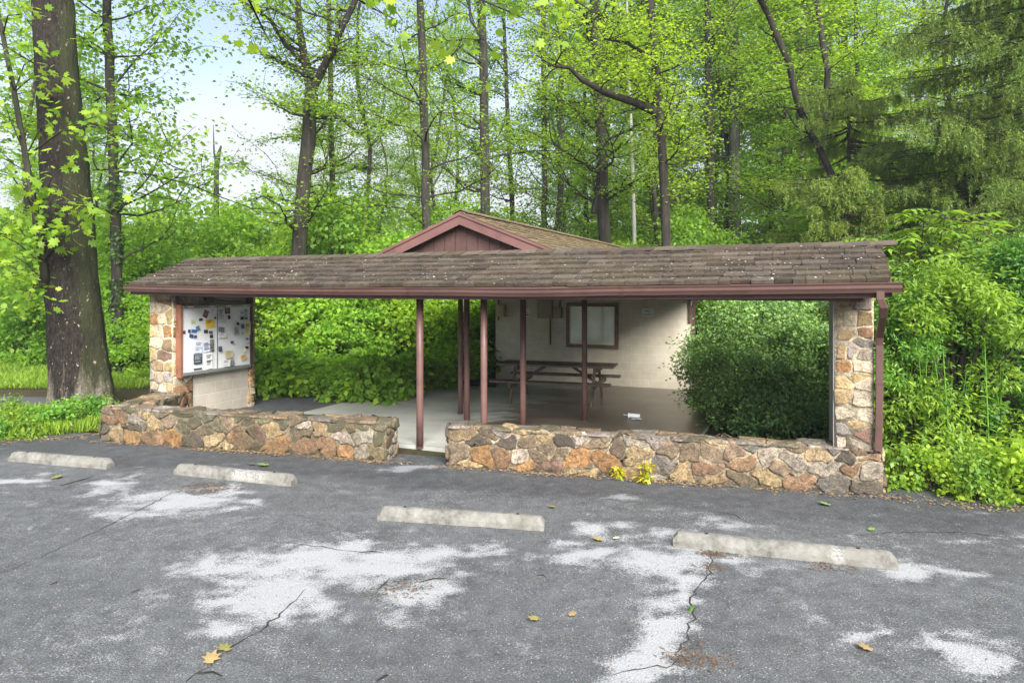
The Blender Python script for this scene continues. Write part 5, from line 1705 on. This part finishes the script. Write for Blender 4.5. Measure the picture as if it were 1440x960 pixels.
# compound leaved sapling top right
def compound(name, label, loc, seed, tips, mat):
    r_ = np.random.RandomState(seed); root = thing(name, loc, label, 'sapling'); mb = MB(); lb = LB(); L0 = Vector(loc)
    for tp in tips:
        tp = Vector(tp); m_ = L0.lerp(tp, .5) + rv(r_, .1)
        mb.tube([L0, m_, tp], [.03, .018, .006], 6, cap=False)
        for j in range(9):
            a = 2 * PI * j / 9 + r_.rand(); el = r_.uniform(-.1, .5); d = Vector((math.cos(a), math.sin(a), el)); ln = r_.uniform(.45, .75); q0 = tp + Vector((0, 0, -.25 * r_.rand()))
            pts = [q0 + d * (ln * t) + Vector((0, 0, -.28 * ln * t * t)) for t in np.linspace(0, 1, 7)]
            mb.tube(pts, [.006] * 7, 4, cap=False)
            for k in range(1, 7):
                tg_ = (pts[k] - pts[k - 1]).normalized(); sd_ = tg_.cross(Vector((0, 0, 1))).normalized()
                for s_ in (-1, 1):
                    A = np.array(sd_ * s_ + tg_ * .45 + Vector((0, 0, -.25)))[None]; lb.add(np.array(pts[k])[None], A, np.array([[r_.normal() * .2, r_.normal() * .2, 1.0]]), np.array([.20 * r_.uniform(.8, 1.15)]))
            lb.add(np.array(pts[-1])[None], np.array(tg_)[None], np.array([[0, 0, 1.0]]), np.array([.20]))
    mb.build('stems', M['bark'], root); lb.build('foliage', mat, root, np.array([(0, 0, 0), (-.17, .4, .03), (0, 1, -.14), (.17, .4, .03)]))


def tips(lst, Y): return [pp(x, y, Y + rs.normal() * .25) for x, y in lst]


compound('walnut_sapling', 'bright sapling with feathery compound leaves above the right end of the porch roof', (6.3, 11.2, 0), 391, tips([(1240, 330), (1270, 320), (1300, 305), (1330, 300), (1360, 315), (1385, 335), (1255, 370), (1310, 345), (1345, 355), (1290, 395), (1340, 410), (1270, 420)], 11.0), M['leaf_ash'])
compound('walnut_sapling', 'feathery compound leaved sapling at the right picture edge', (8.2, 11.5, 0), 392, tips([(1420, 340), (1440, 365), (1405, 385), (1435, 410), (1390, 440), (1460, 430)], 11.2), M['leaf_ash'])


# spruces
def spruce(name, label, loc, seed, z0, z1, reach, nb, n_hang, dens=1.0, arc=(0, 2 * PI), rtr=.2, hang=(.10, .36)):
    r_ = np.random.RandomState(seed); root = thing(name, loc, label, 'spruce'); mb = MB(); lb = LB(); L0 = Vector(loc)
    mb.tube([L0 + Vector((0, 0, -.1)), L0 + Vector((.05, 0, z1 * .5)), L0 + Vector((0, 0, z1 - .2))], [rtr, rtr * .55, .02], 9, wob=.1, rs=r_)
    for k in range(nb):
        z = z0 + (z1 - z0) * (k + r_.rand()) / nb; a = r_.uniform(*arc); ln = reach * (1 - .65 * (z - z0) / (z1 - z0 + .01)) * r_.uniform(.75, 1.1)
        d = Vector((math.cos(a), math.sin(a), 0)); s_ = Vector((-d.y, d.x, 0))
        pts = [L0 + Vector((0, 0, z)) + d * (ln * t) + Vector((0, 0, ln * (-.30 * t + .22 * t * t))) + s_ * (.12 * ln * t * r_.normal() * .3) for t in np.linspace(0, 1, 9)]
        mb.tube(pts, list(np.linspace(.035, .006, 9)), 5, cap=False)
        for i in range(n_hang):
            t = .12 + .88 * r_.rand() ** .8; j = min(7, int(t * 8)); q = pts[j].lerp(pts[j + 1], t * 8 - j)
            sg = 1 if i % 2 else -1; ls = (ln * .34 * (1.05 - t) + .14) * r_.uniform(.6, 1.3)
            dr = (s_ * sg * r_.uniform(.5, 1.0) + d * r_.uniform(.3, .9) + Vector((0, 0, -r_.uniform(.1, .45)))).normalized()
            q2 = q + dr * ls; mb.tube([q, q2], [.007, .003], 3, cap=False)
            segs = [(q, q2)]
            for h_ in (.35, .65, .95):
                b0 = q.lerp(q2, h_ + r_.uniform(-.1, .05)); segs.append((b0, b0 + Vector((r_.normal() * .05, r_.normal() * .05, -r_.uniform(*hang)))))
            for b0, b1 in segs:
                ax = b1 - b0; n = max(5, int(ax.length * 85 * dens)); tt = r_.rand(n)
                P = np.array(b0)[None] + np.array(ax)[None] * tt[:, None]; A = np.array(ax.normalized())[None] * .8 + r_.normal(size=(n, 3)) * .5
                lb.add(P, A, r_.normal(size=(n, 3)) + np.array([0, 0, .8]), r_.uniform(.05, .105, n) * (1.1 - .5 * tt))
    mb.build('trunk', M['bark_dark'], root); lb.build('needles', M['needles'], root, np.array([(0, 0, 0), (-.11, .5, .02), (0, 1, -.08), (.11, .5, .02)]))
    return root


spruce('spruce_tree', 'large drooping spruce filling the upper right corner', (12.3, 15.0, ground_z(12.3, 15)), 401, 2.0, 13.5, 5.6, 160, 26, 1.0, (1.4, 5.6), .24)
spruce('spruce_tree', 'second drooping spruce behind the porch ridge, left of the large one', (9.6, 19.5, ground_z(9.6, 19.5)), 402, 1.5, 8.0, 3.4, 90, 20, .9, (0, 6.28), .14)
spruce('spruce_tree', 'young pale spruce between the two large spruces', (9.9, 14.8, ground_z(9.9, 14.8)), 403, 1.0, 6.0, 1.9, 80, 16, 1.0, (0, 6.28), .08, (.10, .30))
spruce('spruce_tree', 'low young spruce just behind the right end of the porch ridge', (7.6, 15.6, ground_z(7.6, 15.6)), 404, 1.0, 5.0, 1.8, 70, 16, 1.0, (0, 6.28), .07, (.10, .28))

# weeds at the left front edge, grass, grass tufts
wg = 'weeds at the left asphalt edge'
wd_ = [shrub('edge_weed', 'low green weed beside the foot of the massive left trunk', 'weed', wg, .6, .9, 14, 60, .10, m_, 410 + i, shape=LONG if i else LEAF) for i, m_ in enumerate((M['leaf_weed'], M['leaf_ash']))]
pts = [gp(px, py) for px, py in ((-30, 612), (5, 610), (30, 607), (55, 604), (80, 602), (105, 600), (126, 594), (10, 598), (48, 594), (78, 590), (102, 586), (125, 584), (-60, 610), (148, 574), (-90, 615), (-40, 622), (0, 617), (35, 614))]
field(wd_, [(p.x, p.y) for p in pts[:2] + pts[4:]], rs, None, None, .45, .75)


def blades(name, label, cat, kind, polyfn, n, h, mat, seed):
    r_ = np.random.RandomState(seed); P = np.array([polyfn(r_) for _ in range(n)])
    A = r_.normal(size=(n, 3)) * .35 + np.array([0, 0, 1.0]); N = r_.normal(size=(n, 3)); N[:, 2] *= .2
    v, f = leaf_arrays(P, A, N, h * r_.uniform(.5, 1.3, n), BLADE)
    o = link_mesh(name, v, f, [mat], None, origin=(P[:, 0].mean(), P[:, 1].mean(), 0)); tag(o, label, cat, None, kind); return o


def quad_px(a, b, c, d):
    A_, B_, C_, D_ = gp(*a), gp(*b), gp(*c), gp(*d)
    return lambda r_: (lambda s_, t_: tuple(A_.lerp(B_, s_).lerp(D_.lerp(C_, s_), t_)))(r_.rand(), r_.rand() ** 1.0)


blades('grass', 'short bright grass of the lawn behind the massive trunk', 'grass', 'stuff', quad_px((-150, 547), (200, 547), (300, 508), (-150, 506)), 26000, .16, M['grass'], 1)
blades('verge_grass', 'rough grass along the left asphalt edge', 'grass', 'stuff', quad_px((-60, 624), (142, 606), (165, 575), (-80, 580)), 7000, .17, M['grass'], 2)
blades('ground_cover', 'tall lush ground cover between the shrubs left of the patio', 'ground cover', 'stuff', quad_px((355, 562), (640, 545), (660, 522), (350, 525)), 12000, .55, M['leaf_weed'], 3)
# forest floor cover
r_ = np.random.RandomState(12); n = 42000
Yv = r_.uniform(17.5, 42, n); xv = (r_.uniform(-100, 1560, n) - CX) / F * Yv
bu = (xv - E0.x) * EM.x + (Yv - E0.y) * EM.y; bv = (xv - E0.x) * EN.x + (Yv - E0.y) * EN.y
k_ = ~((bu > -9) & (bu < -2.4) & (bv < 13.2)) & ~((xv < -9.5) & (Yv < 28)); xv, Yv = xv[k_], Yv[k_]; n = len(xv)
zv = np.array([ground_z(a, b) for a, b in zip(xv, Yv)]) + r_.rand(n) ** 2 * .7
lbf = LB(); A = r_.normal(size=(n, 3)); A[:, 2] *= .4; lbf.add(np.c_[xv, Yv, zv], A, r_.normal(size=(n, 3)) * .5 + np.array([0, 0, 1.]), r_.uniform(.10, .22, n))
tag(lbf.build('forest_undergrowth', MD), 'low leafy undergrowth covering the forest floor', 'undergrowth', None, 'stuff')

# far wood that closes the view
r_ = np.random.RandomState(13); lbf = LB()
for k in range(330):
    px = r_.uniform(-260, 1700); Y = r_.uniform(56, 84); x = (px - CX) / F * Y
    top = 9.0 if px < 420 else (9.0 + (px - 420) / 130 * 2 if px < 550 else (9.5 + max(0, px - 850) / 400 * 14))
    z = ground_z(x, Y) + r_.uniform(0, 1) ** .8 * top
    b = r_.uniform(1.6, 3.0); lbf.dome(r_, (x, Y, z), (b, b, b * .8), 190, .55, .7, .5)
tag(lbf.build('distant_woodland', MD), 'far mass of green woodland closing the view behind the forest', 'woodland', None, 'stuff')

# overhanging foreground leaves along the top
def overhang(label, pts, Y, seed, n):
    r_ = np.random.RandomState(seed); P = [pp(x, y, Y + r_.normal() * .25) for x, y in pts]
    root = thing('overhanging_branch', P[0], label, 'branch'); mb = MB(); lb = LB()
    mb.tube(P, list(np.linspace(.02, .004, len(P))), 5, cap=False)
    for k in range(1, len(P)):
        for j in range(n):
            q = P[k - 1].lerp(P[k], r_.rand()); e = q + Vector((r_.normal() * .22, r_.normal() * .22, r_.normal() * .10 - .08)); mb.tube([q, e], [.004, .002], 3, cap=False)
            lb.spray(r_, e, 4, .07, .105, .6, .5, .8)
    mb.build('twigs', M['bark'], root); lb.build('leaves', YL, root, MAPLE)


overhang('bright maple leaves hanging into the top of the picture above the tall tree', [(560, -120), (590, -50), (640, -15), (700, 10), (745, 30)], 6.0, 1, 3)
overhang('bright leafy twig hanging at the top between the forked tree and the big trunk', [(300, -140), (330, -50), (350, 0), (372, 45), (380, 60)], 6.5, 2, 2)
overhang('bright leafy twig hanging above the gable, lowest of the hanging twigs', [(640, -160), (655, -50), (662, 30), (690, 70), (715, 110)], 6.4, 3, 2)
overhang('hanging leafy twig at the top above the forked tree', [(470, -140), (480, -60), (495, -5), (530, 15), (560, 30)], 6.2, 4, 3)
overhang('hanging leafy twig at the top right of the centre', [(760, -140), (780, -60), (800, -5), (830, 15), (850, 25)], 6.6, 5, 3)

# ------------------------------------------------------------------ small things on the ground
def litter(name, label, cat, pts, sizes, cols, seed, lift=.006, shape=LEAF, flat=.25):
    r_ = np.random.RandomState(seed); n = len(pts); P = np.array(pts) + np.array([0, 0, lift])
    A = r_.normal(size=(n, 3)); A[:, 2] *= .12; N = r_.normal(size=(n, 3)) * flat + np.array([0, 0, 1.])
    v, f = leaf_arrays(P, A, N, np.array(sizes), shape); v[:, 2] = np.maximum(v[:, 2], P[:, 2].repeat(len(shape)) - .002)
    return tag(link_mesh(name, v, f, [cols], None), label, cat, None, 'stuff')


brown = mat_plain('dry_litter', (.135, .085, .048), .9, .1, 0, .5, 30); tan_ = mat_plain('tan_litter', (.25, .175, .095), .9, .1, 0, .4, 30); white = mat_plain('white_petals', (.46, .45, .41), .8, .2, 0, .2, 40)
r_ = np.random.RandomState(21); pts = []
for _ in range(3600):
    s_ = r_.uniform(-.1, WLEN + .1)
    if S_L1 + .02 < s_ < S_R0 - .02 and r_.rand() < .6: continue
    if fbm(s_ * 1.7, 3.3) < -.05 and r_.rand() < .7: continue
    d = -abs(r_.normal()) * .07 - .01; q = W(s_, d); pts.append((q.x, q.y, .012 * fbm(q.x * .5, q.y * .5) + .003 + .012 * r_.rand()))
for _ in range(1500):
    if r_.rand() < .6: q = W(WLEN + r_.uniform(.1, 4.5), r_.normal() * .10 - .12)
    else: q = gp(-60, 626).lerp(gp(142, 611), r_.rand()) + Vector((0, r_.normal() * .10, 0))
    pts.append((q.x, q.y, .012 * fbm(q.x * .5, q.y * .5) + .003 + .012 * r_.rand()))
litter('leaf_litter', 'tan leaf litter gathered along the foot of the stone walls', 'litter', pts, r_.uniform(.012, .045, len(pts)), tan_, 1, .002)
pts = []
for (px, py, sp_, n) in ((288, 684, .10, 200), (1007, 778, .06, 110), (1165, 795, .07, 120), (975, 925, .08, 150), (305, 688, .08, 120), (560, 830, .10, 90), (1000, 800, .05, 60), (150, 655, .10, 60), (620, 720, .15, 60)):
    c = gp(px, py)
    for _ in range(n): q = c + Vector((r_.normal() * sp_ * 1.4, r_.normal() * sp_, 0)); pts.append((q.x, q.y, .012 * fbm(q.x * .5, q.y * .5)))
litter('needle_litter', 'rusty heaps of fallen needles on the parking lot', 'litter', pts, r_.uniform(.02, .06, len(pts)), brown, 2, .006, NEED)
pts = []
for _ in range(900):
    px, py = r_.uniform(0, 1440), 660 + 300 * r_.rand(); q = gp(px, py)
    if (q - W0).dot(WN) > -.05: continue
    pts.append((q.x, q.y, .012 * fbm(q.x * .5, q.y * .5)))
litter('scattered_debris', 'tiny brown bits scattered over the parking lot', 'litter', pts, r_.uniform(.012, .04, len(pts)), brown, 3, .006, NEED)
pts = []
for _ in range(2600):
    a = r_.uniform(0, EL); b = min(SLV, abs(r_.normal()) * .5 if r_.rand() < .5 else r_.uniform(0, SLV)); q = RF(a, b, .042); pts.append(tuple(q))
litter('fallen_petals', 'pale fallen blossoms scattered on the porch shingles', 'petals', pts, r_.uniform(.010, .038, len(pts)), white, 4, 0)
# leaves in the gutter edge
FL = [(848, 761, .11, 'yellow'), (754, 869, .10, 'yellow'), (292, 936, .12, 'tan'), (322, 918, .10, 'olive'), (72, 674, .14, 'olive'), (378, 655, .17, 'green'), (352, 654, .12, 'green'), (1168, 711, .13, 'green'), (1222, 746, .08, 'green'), (776, 713, .10, 'yellow'), (862, 758, .07, 'pale'), (1227, 918, .10, 'tan'), (800, 868, .07, 'tan')]
LABS = ['small yellow leaf near the pale patch right of the entrance wheel stop', 'curled yellow leaf lying alone in the middle of the lot', 'large tan leaf at the lower left of the lot', 'olive leaf beside the large tan leaf', 'olive leaf in front of the leftmost wheel stop',
        'large green leaf behind the chipped wheel stop', 'smaller green leaf behind the chipped wheel stop', 'green leaf between the nearest wheel stop and the right stone wall', 'green sprig behind the right end of the nearest wheel stop', 'yellow leaf just off the right end of the entrance wheel stop',
        'tiny pale leaf right of the entrance wheel stop', 'tan leaf in front of the nearest wheel stop', 'tiny tan leaf right of the curled yellow leaf']
lm = dict(yellow=mat_plain('yellow_leaf', (.30, .25, .08), .7), tan=mat_plain('tan_leaf', (.28, .20, .085), .8), olive=mat_plain('olive_leaf', (.19, .18, .05), .7), green=mat_plain('green_fallen_leaf', (.16, .26, .06), .6), pale=mat_plain('pale_leaf', (.6, .65, .45), .7))
for (px, py, s_, c), lab in zip(FL, LABS):
    q = gp(px, py); r_ = np.random.RandomState(int(px)); a = r_.rand() * 6.28
    P = np.array([[q.x, q.y, .016 + .012 * fbm(q.x * .5, q.y * .5)]]); v, f = leaf_arrays(P, np.array([[math.cos(a), math.sin(a), .05]]), np.array([[.1, .05, 1.]]), np.array([s_]), MAPLE * np.array([1, 1, -.9]))
    tag(link_mesh('fallen_leaf', v, f, [lm[c]], None), lab, 'leaf', 'large leaves fallen on the lot')
TW = [((85, 684), (132, 671), .010, 'pale bent twig near the leftmost wheel stop'), ((530, 832), (548, 815), .008, 'short dark twig on the big pale patch'), ((590, 820), (625, 815), .008, 'thin twig at the right edge of the big pale patch'), ((755, 811), (768, 813), .006, 'short twig right of the big pale patch'),
      ((530, 960), (546, 952), .010, 'dark twig at the bottom edge of the lot'), ((275, 949), (312, 953), .010, 'dark twig beside the large tan leaf'), ((185, 835), (197, 832), .007, 'tiny brown twig at the left of the lot'), ((505, 778), (540, 779), .007, 'rusty twig at the top of the big pale patch'), ((70, 824), (79, 820), .008, 'tiny black twig near the left picture edge')]
for (a, b, r0, lab) in TW:
    a, b = gp(*a), gp(*b); m_ = a.lerp(b, .5) + Vector((.012, .03, 0)); mb = MB(); dz = Vector((0, 0, .014)); mb.tube([a + dz, m_ + dz, b + dz], [r0 * .35, r0 * .6, r0 * .25], 6)
    tag(mb.build('twig', M['bark_dark'], None), lab, 'twig', 'twigs on the lot')
# yellow weeds at the wall foot
for (px, py, h, lab) in ((911, 679, .26, 'taller yellow green weed at the foot of the right stone wall'), (869, 672, .13, 'shorter yellow green weed at the foot of the right stone wall')):
    q = gp(px, py); shrub('wall_weed', lab, 'weed', None, h, h * .95, 9, 16, .06, mat_leaf('yellow_weed_leaves_%d' % px, (.42, .38, .03), .25, .4), px, shape=LONG, loc=(q.x, q.y, 0), stem=M['leaf_yellow'])
q = gp(972, 858); shrub('lot_weed', 'tiny green weed growing in a crack by the nearest wheel stop', 'weed', None, .05, .05, 3, 4, .016, M['leaf_dark'], 5, shape=LONG, loc=(q.x, q.y, 0), stem=M['leaf_dark'])

# haze volume added to brighten the dark gaps between the trees
t = bpy.data.materials.new('added_haze'); t.use_nodes = True; n_ = t.node_tree.nodes; n_.clear()
o_ = n_.new('ShaderNodeOutputMaterial'); pv_ = n_.new('ShaderNodeVolumePrincipled'); pv_.inputs['Color'].default_value = (.93, .97, 1.0, 1); pv_.inputs['Density'].default_value = .0009; pv_.inputs['Anisotropy'].default_value = .2
t.node_tree.links.new(pv_.outputs[0], o_.inputs['Volume'])
mb = MB(); mb.frame_box(lambda a, b, z: Vector((a, b, z)), -305, 305, -64, 405, -2.0, 45); tag(mb.build('haze', t), 'thin pale haze added over the whole place to lift the dark gaps', 'haze', None, 'stuff')
